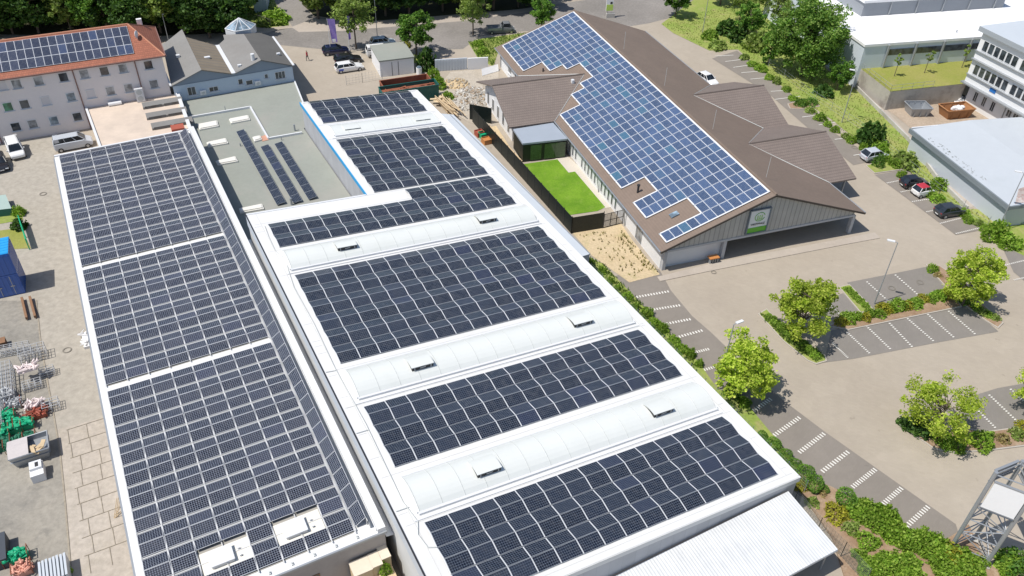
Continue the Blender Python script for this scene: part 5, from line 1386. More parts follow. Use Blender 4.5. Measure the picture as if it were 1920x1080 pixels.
# ================================================================== vehicles
def paint(name, c): return M(name, c, .28, .02, .5, 3, spec=.6, coat=.6)
m_tyre = M('tyre_rubber', (.02, .02, .02), .85, .1); m_cglass = glassy('car_glass', (.015, .02, .025), .06); m_rim = M('wheel_rim', (.45, .46, .48), .3, .03, metal=.7)
m_lamp = glassy('headlamp_glass', (.6, .62, .64), .1); m_tail = M('tail_lamp_red', (.35, .01, .01), .3, .05); m_plate = M('number_plate', (.7, .7, .68), .5, .02); m_trim = M('black_trim', (.025, .025, .027), .6, .1)
def car(name, label, cat, loc, rz, col, L=4.0, W=1.72, Hh=1.46, hood=.95, kind='hatch', roof=None, group=None):
    t = thing(name, label, cat, loc, rz, group); hl, hw = L / 2, W / 2
    belt = Hh * .62
    # lower body, lofted front to back
    if kind == 'van': st = [(-hl, .55, belt * 1.0, .90), (-hl + .12, .3, belt * 1.08, .97), (-L * .2, .22, belt * 1.08, 1), (L * .28, .22, belt * 1.05, 1), (hl - .55, .24, belt * .88, .98), (hl - .12, .3, belt * .72, .93), (hl, .42, belt * .60, .84)]
    elif kind == 'tiny': st = [(-hl, .5, belt * .9, .86), (-hl + .12, .28, belt * 1.08, .96), (-L * .2, .22, belt * 1.1, 1), (L * .2, .22, belt * 1.04, 1), (hl - .4, .24, belt * .92, .97), (hl - .1, .3, belt * .78, .92), (hl, .42, belt * .62, .82)]
    else: st = [(-hl, .48, belt * .86, .84), (-hl + .14, .28, belt * 1.02, .94), (-L * .25, .22, belt * 1.06, 1), (L * .12, .22, belt * 1.02, 1), (L * .2, .22, belt, 1), (hl - .5, .24, belt * .86, .97), (hl - .14, .28, belt * .72, .91), (hl, .42, belt * .56, .80)]
    b = MB(); b.smooth = True; rings = []
    for x, z0, z1, k in st:
        w = hw * k; zm = z0 + (z1 - z0) * .45
        rings.append([Vector((x, s_ * y, z)) for s_, seq in ((1, ((w * .9, z0), (w, zm), (w * .97, z1 - .07), (w * .86, z1))), (-1, ((w * .86, z1), (w * .97, z1 - .07), (w, zm), (w * .9, z0)))) for y, z in seq])
    for i in range(len(rings) - 1):
        for j in range(7): b.face([rings[i][j], rings[i + 1][j], rings[i + 1][j + 1], rings[i][j + 1]][::-1])
        b.face([rings[i][7], rings[i + 1][7], rings[i + 1][0], rings[i][0]][::-1])
    b.face(rings[0]); b.face(rings[-1][::-1])
    b.build('body', col, t, local=True)
    if kind == 'pickup': cabx = (L * .02, L * .08, L * .30, L * .38)
    elif kind == 'van': cabx = (-hl + .06, -hl + .22, L * .18, L * .34)
    elif kind == 'estate': cabx = (-hl + .08, -hl + .45, L * .06, L * .22)
    elif kind == 'tiny': cabx = (-hl + .04, -hl + .4, L * .10, L * .30)
    else: cabx = (-hl + .1, -hl + .62, L * .05, L * .23)
    xr0, xr1, xf1, xf0 = cabx; zb_ = belt * 1.02; wb, wt = hw * .90, hw * .72
    lo_ = [Vector((xr0, -wb, zb_)), Vector((xf0, -wb * .96, zb_ * .98)), Vector((xf0, wb * .96, zb_ * .98)), Vector((xr0, wb, zb_))]
    hi_ = [Vector((xr1, -wt, Hh - .05)), Vector((xf1, -wt, Hh - .05)), Vector((xf1, wt, Hh - .05)), Vector((xr1, wt, Hh - .05))]
    b = MB()
    for i in range(4): j = (i + 1) % 4; b.face([lo_[i], lo_[j], hi_[j], hi_[i]])
    b.build('window', m_cglass, t, local=True)
    b = MB(); b.smooth = True
    rr_ = [Vector((xr1 - .03, -wt - .02, Hh - .07)), Vector((xf1 + .03, -wt - .02, Hh - .07)), Vector((xf1 + .03, wt + .02, Hh - .07)), Vector((xr1 - .03, wt + .02, Hh - .07))]
    tt_ = [Vector((xr1 + .1, -wt * .8, Hh)), Vector((xf1 - .12, -wt * .8, Hh)), Vector((xf1 - .12, wt * .8, Hh)), Vector((xr1 + .1, wt * .8, Hh))]
    b.face(tt_)
    for i in range(4): j = (i + 1) % 4; b.face([rr_[i], rr_[j], tt_[j], tt_[i]])
    b.smooth = False
    b.build('roof', roof or col, t, local=True)
    b = MB()
    for i in range(4): b.tube(lo_[i].lerp(hi_[i], -.02), hi_[i], .045, n=5)
    for f_ in ((.45,) if kind in ('tiny', 'pickup') else (.38, .72)):
        for a_, c_, d_, e_ in ((lo_[0], lo_[1], hi_[0], hi_[1]), (lo_[3], lo_[2], hi_[3], hi_[2])):
            if kind != 'pickup': b.tube(a_.lerp(c_, f_), d_.lerp(e_, f_), .035, n=4)
    if kind == 'van':
        for sy in (-1, 1): b.box(((xr0 + xr1) / 2 + L * .08, sy * (wb + wt) / 2 * 1.01, (zb_ + Hh) / 2), (L * .12, .05, (Hh - zb_) * .95))
    b.build('pillar', col, t, local=True)
    for sx in (-1, 1):
        for sy in (-1, 1):
            r_ = .31 if kind != 'tiny' else .28; x_ = sx * (hl - (.72 if kind != 'tiny' else .42)); y_ = sy * (hw - .09)
            b = MB(); b.tube((x_, y_ - .1, r_), (x_, y_ + .1, r_), r_, n=16); w_ = b.build('wheel', m_tyre, t, local=True)
            b = MB(); b.tube((x_, y_ + sy * .085, r_), (x_, y_ + sy * .108, r_), r_ * .62, n=12); b.build('rim', m_rim, w_, local=True)
            b = MB()
    for sy in (-1, 1):
        b = MB(); b.box((hl - .10, sy * hw * .66, belt * .58), (.16, .34, .14)); b.build('headlight', m_lamp, t, local=True)
        b = MB(); b.box((-hl + .07, sy * hw * .74, belt * .80), (.12, .2, .22)); b.build('tail_light', m_tail, t, local=True)
        b = MB(); b.box((xf0 - .22, sy * (hw + .07), zb_ + .06), (.14, .18, .12)); b.build('mirror', col, t, local=True)
    b = MB()
    for sx in (-1, 1): b.box((sx * (hl + .005), 0, .46), (.02, .5, .11))
    b.build('number_plate', m_plate, t, local=True)
    if kind == 'pickup':
        b = MB(); x0, x1 = -hl, L * .0; w = hw + .03
        b.box(((x0 + x1) / 2, 0, .78), (x1 - x0, 2 * w, .08))
        for sy in (-1, 1): b.box(((x0 + x1) / 2, sy * w, .98), (x1 - x0, .05, .36))
        for x_ in (x0, x1): b.box((x_, 0, .98 if x_ == x0 else 1.2), (.05, 2 * w, .36 if x_ == x0 else .8))
        b.build('load_bed', m_alu, t, local=True)
    return t
def face_dir(x0, y0, x1, y1): return ang(G(x0, y0), G(x1, y1))
c_white, c_black, c_navy, c_silver = paint('white_car_paint', (.75, .75, .74)), paint('black_car_paint', (.012, .012, .015)), paint('navy_car_paint', (.008, .012, .05)), paint('silver_car_paint', (.48, .51, .55))
c_dgrey, c_red = paint('anthracite_car_paint', (.03, .035, .042)), M('red_fabric_roof', (.42, .03, .05), .6, .05)
CG = 'cars parked along the grassy bank'
def at_car(x, y): return G(x, y)
car('parked_car', 'black small car parked next to the tiny white one with the red roof', 'car', G(1712, 349), face_dir(1684, 352, 1738, 346), c_black, 3.7, 1.64, 1.5, group=CG)
car('parked_car', 'tiny white car with red roof parked between two dark cars', 'car', G(1728, 365), face_dir(1708, 368, 1748, 359), c_white, 2.75, 1.58, 1.5, kind='tiny', roof=c_red, group=CG)
car('parked_car', 'dark anthracite hatchback parked alone nearest the lime trees', 'car', G(1779, 402), face_dir(1752, 406, 1806, 398), c_dgrey, 3.95, 1.72, 1.48, group=CG)
car('parked_car', 'silver hatchback with roof rails by the little bush island', 'car', G(1638, 298), face_dir(1612, 302, 1664, 293), c_silver, 4.0, 1.76, 1.58, group=CG)
car('parked_car', 'white car half hidden behind the far eave of the brown roof', 'car', G(1325, 155), R(-60), c_white, 4.0, 1.74, 1.46)
car('parked_car', 'dark navy car with its nose under the purple flag pole', 'car', G(630, 100), face_dir(613, 101, 649, 97), c_navy, 4.4, 1.78, 1.46, kind='hatch', group='cars on the rear yard')
car('parked_car', 'long black car between the navy one and the white estate', 'car', G(653, 117), face_dir(632, 120, 676, 114), c_black, 4.5, 1.78, 1.46, kind='estate', group='cars on the rear yard')
car('parked_car', 'white estate car with blue patch on its rear flank', 'car', G(655, 132), face_dir(632, 135, 678, 128), c_white, 4.5, 1.76, 1.48, kind='estate', group='cars on the rear yard')
b = MB(); _e = [o for o in bpy.data.objects if o.get('label') == 'white estate car with blue patch on its rear flank'][0]
for sy in (-1,): b.box((-1.45, sy * .885, .62), (.75, .02, .3))
b.build('blue_decal', paint('blue_decal_paint', (.02, .08, .45)), _e, local=True)
car('parked_car', 'silver-blue people carrier by the kerb behind the white shed', 'car', G(719, 86), face_dir(696, 88, 743, 83), paint('pale_blue_car_paint', (.50, .58, .64)), 4.3, 1.76, 1.62, kind='estate')
car('parked_van', 'white van mostly hidden behind the white shed', 'van', G(712, 104), face_dir(692, 106, 740, 101), c_white, 4.4, 1.8, 1.85, kind='van')
car('pickup_truck', 'small grey drop-side pickup truck parked by the far street', 'pickup truck', G(939, 61), face_dir(912, 62, 966, 59), M('faded_grey_paint', (.16, .17, .18), .4, .05), 4.9, 1.72, 1.85, kind='pickup')
car('parked_van', 'white delivery van facing the camera beside the rose house', 'van', G(32, 288), face_dir(22, 265, 38, 304), c_white, 4.3, 1.82, 1.85, kind='van')
car('parked_van', 'silver minibus parked at the corner of the left panel roof', 'van', G(140, 276), face_dir(110, 278, 172, 266), c_silver, 4.7, 1.86, 1.9, kind='van')
car('parked_car', 'black car cut by the left picture edge below the white van', 'car', G(2, 312), face_dir(-6, 290, 8, 330), c_black, 4.2, 1.76, 1.46)

# ================================================================== person
def person(loc, rz):
    t = thing('person', 'person in a red top and dark trousers walking across the rear yard', 'person', loc, rz)
    me = bpy.data.meshes.new('body')
    P = [(0, 0, .95), (0, 0, 1.2), (.02, 0, 1.42), (.03, 0, 1.5), (.04, 0, 1.63), (.04, 0, 1.74),
         (0, .1, .9), (.14, .11, .5), (.10, .11, .08), (.24, .11, .05), (0, -.1, .9), (-.08, -.11, .5), (-.24, -.11, .14), (-.14, -.11, .05),
         (.02, .19, 1.4), (-.10, .24, 1.12), (.04, .25, .9), (.02, -.19, 1.4), (.12, -.24, 1.14), (.28, -.22, 1.0)]
    Ed = [(0, 1), (1, 2), (2, 3), (3, 4), (4, 5), (0, 6), (6, 7), (7, 8), (8, 9), (0, 10), (10, 11), (11, 12), (12, 13), (2, 14), (14, 15), (15, 16), (2, 17), (17, 18), (18, 19)]
    Rr = [.13, .13, .13, .055, .095, .075, .095, .06, .045, .04, .095, .06, .045, .04, .06, .045, .035, .06, .045, .035]
    me.from_pydata(P, Ed, []); o = bpy.data.objects.new('body', me); COL.objects.link(o)
    sm = o.modifiers.new('s', 'SKIN'); 
    for i, r_ in enumerate(Rr): me.skin_vertices[0].data[i].radius = (r_, r_)
    me.skin_vertices[0].data[0].use_root = True
    o.modifiers.new('u', 'SUBSURF').levels = 1
    dg = bpy.context.evaluated_depsgraph_get(); m2 = bpy.data.meshes.new_from_object(o.evaluated_get(dg)); bpy.data.objects.remove(o)
    m2.materials.clear(); 
    for mt in (M('skin', (.45, .27, .19), .6, .05), M('red_cloth', (.45, .05, .06), .8, .1), M('dark_cloth', (.04, .04, .06), .8, .1), M('hair', (.08, .05, .03), .7, .2)): m2.materials.append(mt)
    for p in m2.polygons:
        z = p.center.z; p.use_smooth = True
        p.material_index = 3 if (z > 1.66 or (z > 1.58 and p.center.x < .0)) else (0 if z > 1.47 or (abs(p.center.y) > .2 and z < 1.02) else (1 if z > .93 else 2))
    o = bpy.data.objects.new('body', m2); COL.objects.link(o); o.parent = t
    return t
person(G(577, 114), R(160))

# ================================================================== lamps, masts, flags
def lamp(x, y, h, label, armdeg=None, r=.07, group='tall street lamps', head=True, mat=None):
    p = G(x, y); t = thing('street_lamp', label, 'street lamp', p, 0, group)
    b = MB(); b.tube((0, 0, 0), (0, 0, h), r, r * .65, n=8); b.build('pole', mat or m_alu, t, local=True)
    if head:
        d = dirv(armdeg or 0); b = MB(); b.tube((0, 0, h), tuple(d * .35 + ZV * (h + .05)), .035, n=5); b.build('arm', mat or m_alu, t, local=True)
        b = MB(); b.box(d * .65 + ZV * (h + .07), (.75, .28, .1), d, Vector((-d.y, d.x, 0)), ZV); b.build('lamp_head', m_whitem, t, local=True)
    return t
lamp(1639, 570, 8.0, 'tall lamp post standing in the middle island behind its hedge', 160)
lamp(1345, 731, 8.1, 'tall lamp post leaning out of the tree beside the white hall edge', 30)
lamp(1578, 230, 8.0, 'lamp mast on the bank before the retaining wall', 160)
lamp(1868, 436, 8.2, 'lamp post on the bank at the corner of the low hall', 160)
lamp(1317, 62, 7.6, 'pale lamp post on the verge by the far car park entry', 200)
lamp(317, 80, 4.6, 'lamp post behind the corner of the red tiled house', 100)
lamp(709, 87, 8.0, 'lamp post rising beside the silver-blue people carrier', 90)
lamp(862, 20, 6.0, 'thin lamp post at the edge of the far wood', 270)
for i, (x, y, w_) in enumerate(((621, 103, 1.15), (656, 97, .45))):
    p = G(x, y); t = thing('flagpole', 'white flagpole with purple flag, ' + ('nearer one in front of the navy car' if i == 0 else 'farther one beside the feathery tree'), 'flag', p, 0, 'purple flags')
    b = MB(); b.tube((0, 0, 0), (0, 0, 6.1), .045, .03, n=6); b.build('pole', m_whitem, t, local=True)
    b = MB(); n_ = 10
    d = dirv(10)
    for k in range(n_):
        z0_, z1_ = 6.0 - 3.9 * k / n_, 6.0 - 3.9 * (k + 1) / n_
        for j in range(4):
            f = lambda u, z: tuple(d * (u * w_ * (1 - .25 * (6 - z) / 4) + .05 + .35 * (6 - z) / 4 * (i == 0)) + Vector((-d.y, d.x, 0)) * .12 * math.sin(u * 5 + z * 2) + ZV * z)
            b.face([f(j / 4, z0_), f(j / 4, z1_), f((j + 1) / 4, z1_), f((j + 1) / 4, z0_)])
    fl = b.build('flag', M('purple_flag_cloth', (.28, .20, .50), .8, .08) if i == 0 else bpy.data.materials['purple_flag_cloth'], t, local=True)
    if i == 0:
        b = MB(); b.box(tuple(d * .75 + ZV * 2.5 + Vector((d.y, -d.x, 0)) * .16), (.55, .02, .5), d, Vector((-d.y, d.x, 0)), ZV); b.build('emblem', m_whiter, fl, local=True)
# totem
p = G(1141, 33); t = thing('totem_sign', 'white and lime green advertising totem behind the brown ridge', 'sign', p)
b = MB(); b.box(p + ZV * 3.2, (1.3, .25, 3.8), dirv(10), dirv(100), ZV); b.build('panel', m_whiter, t)
b = MB(); b.box(p + ZV * 1.9 - dirv(100) * .14, (1.25, .03, 1.1), dirv(10), dirv(100), ZV); b.build('lime_field', M('lime_paint', (.45, .62, .12), .5, .05), t)
b = MB(); b.box(p + ZV * 2.75 - dirv(100) * .14 + dirv(10) * .25, (.4, .03, .4), dirv(10), dirv(100), ZV); b.build('dark_mark', m_sb, t)
b = MB(); b.box(p + ZV * .4 + dirv(10) * .3, (1.6, .5, .8), dirv(10), dirv(100), ZV); b.box(p + ZV * 1.0 - dirv(10) * .3, (.1, .1, .8), dirv(10), dirv(100), ZV); b.build('plinth', m_concrete, t)

# ================================================================== containers, sheds and builders' things
def container(name, label, cat, p0, ax, ay, L, Wd_, Hh_, mat, lid=None, openb=False, group=None, ribs=True):
    t = thing(name, label, cat, p0 + ax * L / 2 + ay * Wd_ / 2, 0, group); b = MB()
    c = p0 + ax * L / 2 + ay * Wd_ / 2
    if openb:
        for s_ in (-1, 1):
            b.box(c + ay * s_ * (Wd_ / 2 - .04) + ZV * Hh_ / 2, (L, .08, Hh_), ax, ay, ZV); b.box(c + ax * s_ * (L / 2 - .04) + ZV * Hh_ / 2, (.08, Wd_ - .17, Hh_), ax, ay, ZV)
        b.box(c + ZV * .12, (L - .17, Wd_ - .17, .1), ax, ay, ZV)
        for s_ in (-1, 1):
            b.box(c + ay * s_ * Wd_ / 2 + ZV * Hh_, (L + .1, .14, .1), ax, ay, ZV); b.box(c + ax * s_ * L / 2 + ZV * (Hh_ + .003), (.14, Wd_ - .15, .1), ax, ay, ZV)
    else: b.box(c + ZV * Hh_ / 2, (L, Wd_, Hh_), ax, ay, ZV)
    if ribs:
        n_ = int(L / .45)
        for i in range(n_):
            for s_ in (-1, 1): b.box(c + ax * (L * (i + .5) / n_ - L / 2) + ay * s_ * (Wd_ / 2 + .02) + ZV * Hh_ * .48, (.16, .05, Hh_ * .9), ax, ay, ZV)
        n_ = int(Wd_ / .45)
        for i in range(n_):
            for s_ in (-1, 1): b.box(c + ay * (Wd_ * (i + .5) / n_ - Wd_ / 2) + ax * s_ * (L / 2 + .02) + ZV * Hh_ * .48, (.05, .16, Hh_ * .9), ax, ay, ZV)
    b.build('body', mat, t)
    if lid:
        b = MB(); b.box(c + ZV * (Hh_ + .03), (L - .06, Wd_ - .06, .06), ax, ay, ZV)
        for i in range(int(L / .5)): b.box(c + ax * (.25 + .5 * i - L / 2) + ZV * (Hh_ + .07), (.2, Wd_ - .2, .03), ax, ay, ZV)
        b.build('roof', lid, t)
    return t
cb = G(48, 549); m_cblue = paint('deep_blue_container_paint', (.015, .10, .40)); m_cblue2 = paint('light_blue_container_roof', (.02, .33, .72))
Bc = (G(2, 559) - cb).normalized(); Ac = Vector((-Bc.y, Bc.x, 0)); 
if Ac.dot(A) > 0: Ac = -Ac
t1 = container('shipping_container', 'lower deep blue container of the stack at the left edge', 'container', cb, Ac, Bc, 3.2, 5.9, 2.55, m_cblue, None, group='blue containers')
t2 = container('shipping_container', 'upper blue container with light blue roof on the stack at the left edge', 'container', cb + ZV * 2.6, Ac, Bc, 3.2, 5.9, 2.45, m_cblue, m_cblue2, group='blue containers')
b = MB()
for dy in (.8, 2.0, 3.2): b.tube(cb + Bc * dy + ZV * .2 - Ac * .06, cb + Bc * dy + ZV * 2.4 - Ac * .06, .03, n=5); b.box(cb + Bc * dy + ZV * 1.2 - Ac * .08, (.4, .05, .1), Bc, Ac, ZV)
b.build('door_bar', m_alu, t1)
container('steel_box', 'dark slate container cut by the left picture edge in the lower yard', 'container', G(18, 1012), A, -B, 2.6, 4, 1.1, M('slate_paint', (.05, .06, .075), .6, .1), ribs=False)
# skip with lids
sp = G(26, 882); t = thing('waste_skip', 'light grey waste skip with folding lids next to a white box', 'skip', sp)
b = MB(); ax_, ay_ = B, -A; L_, W_, H_ = 3.0, 2.1, 1.25
q = [sp, sp + ax_ * L_, sp + ax_ * L_ + ay_ * W_, sp + ay_ * W_]; cq = sum(q, Vector()) / 4
lo_ = [cq + (p - cq) * .82 for p in q]; up_ = [p + ZV * H_ for p in q]
for i in range(4): j = (i + 1) % 4; b.face([lo_[i], lo_[j], up_[j], up_[i]])
b.face(lo_[::-1]); 
for i in range(4): j = (i + 1) % 4; b.tube(up_[i], up_[j], .06, n=5)
b.face([p - ZV * .5 for p in up_])
b.build('body', m_alu, t)
b = MB()
r1, r2_ = up_[0].lerp(up_[3], .5) + ZV * .35, up_[0].lerp(up_[1], .52).lerp(up_[3].lerp(up_[2], .52), .5) + ZV * .35
b.face([up_[0] + ZV * .06, up_[0].lerp(up_[1], .5) + ZV * .06, r2_, r1]); b.face([r1, r2_, up_[3].lerp(up_[2], .5) + ZV * .06, up_[3] + ZV * .06]); b.face([up_[0] + ZV * .05, r1, up_[3] + ZV * .05]); b.face([up_[0].lerp(up_[1], .5) + ZV * .05, up_[3].lerp(up_[2], .5) + ZV * .05, r2_])
b.build('lid', M('dusty_pink_grey_lid', (.52, .48, .47), .7, .1), t)
b = MB()
for k in range(7): b.box(up_[1].lerp(up_[3], .28) + Vector((random.uniform(-.5, .5), random.uniform(-.4, .4), -.15 + .04 * k)), (random.uniform(.4, .9), .35, .06), dirv(random.uniform(0, 180)), None or dirv(0), None)
t_ = thing('cardboard_waste', 'torn cardboard lying in the grey waste skip', 'waste', up_[1].lerp(up_[3], .3)); b.build('sheets', m_wood, t_)
wb = G(63, 908); t = thing('white_box', 'small white plastic bin with a dark slot beside the grey skip', 'bin', wb)
b = MB(); b.prism([wb, wb + B * 1.0, wb + B * 1.0 - A * 1.5, wb - A * 1.5], 0, .85); b.build('body', m_whiter, t)
b = MB(); b.prism([wb + B * .05 - A * .6, wb + B * .95 - A * .6, wb + B * .95 - A * 1.45, wb + B * .05 - A * 1.45], .85, 1.1); b.build('lid', m_whitem, t)
b = MB(); b.box(wb + B * .6 - A * 1.0 + ZV * 1.1, (.25, .5, .03), B, A, ZV); b.build('slot', m_trim, t)
for x_, y_, lb_ in ((14, 792, 'green netting bundle behind the two front ones near the scaffold stack'), (58, 822, 'dark green netting bundle on the right end behind the skip')):
    pass
# timber beams
for i, (x0, y0, x1, y1) in enumerate(((41, 559, 50, 597), (56, 557, 66, 594))):
    p, q = G(x0, y0, .3), G(x1, y1, .3); t = thing('timber_beam', ('left' if i == 0 else 'right') + ' of two rusty brown beams lying below the blue containers', 'beam', p, 0, 'beams on the yard'); d = (q - p); L = d.length; d.normalize(); b = MB(); b.box((p + q) / 2, (L, .22, .3), d, Vector((-d.y, d.x, 0)), ZV); b.build('beam', m_woodd, t)
# scaffolding frames
m_scaf = M('scaffold_zinc', (.46, .47, .48), .5, .1)
def rack(x, y, deg, L, W_, Hh_, label, n=5, mat=None, grp='scaffold frame stacks'):
    p = G(x, y); d = dirv(deg); s_ = Vector((-d.y, d.x, 0)); t = thing('scaffold_stack', label, 'scaffolding', p, 0, grp); b = MB()
    for i in range(n + 1):
        u = L * i / n
        for v in (0, W_): b.tube(p + d * u + s_ * v, p + d * u + s_ * v + ZV * Hh_, .03, n=4)
        for z in (.15, Hh_ * .5, Hh_): b.tube(p + d * u + ZV * z, p + d * u + s_ * W_ + ZV * z, .025, n=4)
    for v in (0, W_ * .33, W_ * .66, W_):
        for z in (.12, Hh_ * .55, Hh_): b.tube(p + s_ * v + ZV * z, p + s_ * v + d * L + ZV * z, .028, n=4)
    b.build('frame', mat or m_scaf, t); return t
rack(2, 700, -61, 5.0, 1.1, 1.3, 'long stack of galvanised scaffold frames reaching down to the green bundles', 9)
rack(42, 686, 29, 2.2, 1.3, 1.2, 'stack of scaffold frames under white wrapped tubes', 4)
rack(0, 672, 20, 2.6, .8, .9, 'low scaffold rack at the left edge above the long stack', 5)
rack(46, 738, 29, 1.5, 1.0, .6, 'small scaffold rack between frame stack and red pile', 3)
rack(-18, 760, -61, 4.2, 1.1, 1.2, 'scaffold stack cut by the left picture edge', 8)
rack(78, 712, 29, 1.2, .9, .7, 'empty tube pallet at the right end of the wrapped tubes', 2)
rack(84, 778, 29, 1.3, 1.1, .8, 'empty tube pallet right of the red pile', 2)
def bundle(x, y, label, mat, L=1.5, W_=1.1, Hh_=.9, n=40, name='bundle', cat='bundle', deg=29, grp=None, frame=True, z=0):
    p = G(x, y, z); d = dirv(deg); s_ = Vector((-d.y, d.x, 0)); t = thing(name, label, cat, p, 0, grp); rr_ = random.Random(int(x * 7 + y)); b = MB()
    b.box(p + ZV * Hh_ * .3, (L * .9, W_ * .9, Hh_ * .6), d, s_, ZV)
    if mat.name.endswith('netting'):
        for i in range(26):
            c = p + d * rr_.uniform(-.42, .42) * L + s_ * rr_.uniform(-.42, .42) * W_ + ZV * (Hh_ * rr_.uniform(.55, .95)); b.ell(c, rr_.uniform(.15, .35), rr_.uniform(.12, .3), rr_.uniform(.08, .2), 7, 4, .2)
        n = 8
    for i in range(n):
        c = p + d * rr_.uniform(-.5, .5) * L + s_ * rr_.uniform(-.5, .5) * W_ + ZV * (Hh_ * rr_.uniform(.55, 1.0)); e_ = dirv(rr_.uniform(0, 180))
        b.tube(c - e_ * rr_.uniform(.1, .4) - ZV * rr_.uniform(-.1, .1), c + e_ * rr_.uniform(.1, .4), rr_.uniform(.04, .11), n=5)
    b.build('load', mat, t)
    if frame:
        b = MB()
        for sx in (-.5, .5):
            for sy in (-.5, .5): b.tube(p + d * sx * L + s_ * sy * W_, p + d * sx * L + s_ * sy * W_ + ZV * Hh_ * 1.05, .035, n=4)
        for sx in (-.5, .5): b.tube(p + d * sx * L - s_ * W_ / 2 + ZV * Hh_, p + d * sx * L + s_ * W_ / 2 + ZV * Hh_, .035, n=4)
        b.build('cage', m_rust, t)
    return t
m_net = M('green_netting', (.0, .34, .16), .6, .2, 3, 12)
GB = 'green netting bundles'
bundle(26, 808, 'green netting bundle in the middle of the upper row', m_net, grp=GB); bundle(48, 800, 'green netting bundle at the right end of the upper row', m_net, grp=GB); bundle(3, 818, 'green netting bundle cut by the left edge in the upper row', m_net, grp=GB)
bundle(30, 838, 'dark green netting bundle directly behind the grey skip', M('dark_netting', (.01, .13, .07), .7, .2), grp=GB); bundle(6, 840, 'dark green netting bundle at the left edge behind the skip', bpy.data.materials['dark_netting'], grp=GB)
bundle(33, 1050, 'green netting bundle in the lower yard beside orange tubes', m_net, 1.7, .9, .9, grp=GB); bundle(3, 1056, 'green netting bundle cut by the left edge in the lower yard', m_net, 1.2, 1, 1.0, grp=GB)
bundle(14, 788, 'green netting bundle behind the front row, next to the long scaffold stack', m_net, grp=GB); bundle(56, 826, 'dark green netting bundle at the right end behind the grey skip', bpy.data.materials['dark_netting'], 1.2, .9, .8, grp=GB)
bundle(12, 744, 'grey metal fittings heaped in a wire crate between the scaffold stacks', m_scaf, 1.3, 1.0, .7, 46, name='fittings_crate', cat='crate', grp='fittings crates'); bundle(28, 762, 'grey metal fittings in the wire crate nearest the green netting', m_scaf, 1.2, 1.0, .7, 46, name='fittings_crate', cat='crate', grp='fittings crates')
t = thing('pallet_stack', 'low stack of brown pallets at the left edge above the scaffold racks', 'pallets', G(2, 652)); b = MB(); c = G(0, 650)
for k in range(5): b.box(c + ZV * (.08 + .15 * k), (1.3, .9, .05), B, A, ZV); b.box(c + A * .35 + ZV * (.03 + .15 * k), (1.3, .1, .08), B, A, ZV)
b.build('pallet', m_woodd, t)
bundle(72, 780, 'dark red and yellow pile of tools on a pallet', m_redpaint, 1.5, 1.0, .7, name='tool_pile', cat='pile'); bundle(70, 764, 'white and pink wrapped sheets behind the red pile', M('pale_pink_wrap', (.72, .62, .60), .7, .1), 1.5, .7, .8, name='wrapped_pile', cat='pile', frame=False)
bundle(52, 692, 'white and pink wrapped tubes lying on the scaffold frames', bpy.data.materials['pale_pink_wrap'], 1.8, 1.0, .4, 26, name='wrapped_pile', cat='pile', frame=False, z=1.2)
bundle(45, 1072, 'pink and orange tubes stacked beside the green bundle', M('salmon_paint', (.62, .30, .22), .6, .15), 1.3, 1.0, .8, name='tube_pile', cat='pile')
bundle(163, 640, 'white and black sacks leaning at the left eave of the panel building', m_whiter, .7, 2.6, .5, 16, name='sack_row', cat='sacks', deg=29, frame=False)
t = thing('sheet_stack', 'stack of upright blue-grey corrugated sheets at the bottom edge', 'sheets', G(110, 1080)); b = MB()
for k in range(8): b.box(G(110, 1082) + B * (k * .24 - .9) + ZV * .6, (.16, 2.0, 1.2 + .05 * (k % 3)), B, A, ZV)
b.build('sheet', m_greysheet, t)
t = thing('trestle', 'small wooden trestle leaning against the eave beside the concrete slabs', 'trestle', G(219, 968)); b = MB()
p, q = G(214, 972), G(226, 950)
for k in range(3): b.tube(p + B * .12 * k, q + B * .12 * k + ZV * 1.1, .03, n=4)
b.tube(p, p + B * .7 + ZV * .5, .03, n=4); b.tube(p + B * .1 - A * .3, p + B * .9 - A * .6 + ZV * .6, .03, n=4); b.build('leg', m_wood, t)
# left garden plot with green railing
sheet('garden_plot', [(-30, 405), (38, 398), (44, 412), (-30, 426)], m_grass); sheet('garden_plot', [(-30, 436), (40, 428), (58, 466), (-30, 470)], m_lawn2)
t = thing('green_railing', 'bright green slatted railing beside the small plot above the blue containers', 'railing', G(45, 440)); b = MB()
p, q = G(40, 420, .3), G(54, 464, .3); d = (q - p); L = d.length; d.normalize()
for z in (.2, .5, .8, 1.1): b.box((p + q) / 2 + ZV * z, (L, .1, .12), d, Vector((-d.y, d.x, 0)), ZV)
b.build('slat', m_green, t); b = MB()
for u in (0, .5, 1): b.tube(p.lerp(q, u) - ZV * .3, p.lerp(q, u) + ZV * 1.2, .06)
b.build('post', m_green, t)
container('green_shed', 'pale green glass shed roof cut by the left edge beside the plot', 'shed', G(22, 402), B, Vector((-B.y, B.x, 0)), .2, .2, .2, m_green, ribs=False) if False else None
t = thing('garden_shed', 'small flat shed with pale green glass roof at the left edge', 'shed', G(0, 398)); b = MB(); qq = [G(-40, 386), G(16, 378), G(27, 404), G(-40, 412)]
b.prism(qq, 0, 1.0, kt=1); b.build('body', [m_dgreen, M('pale_green_glass', (.36, .46, .42), .4, .06)], t)

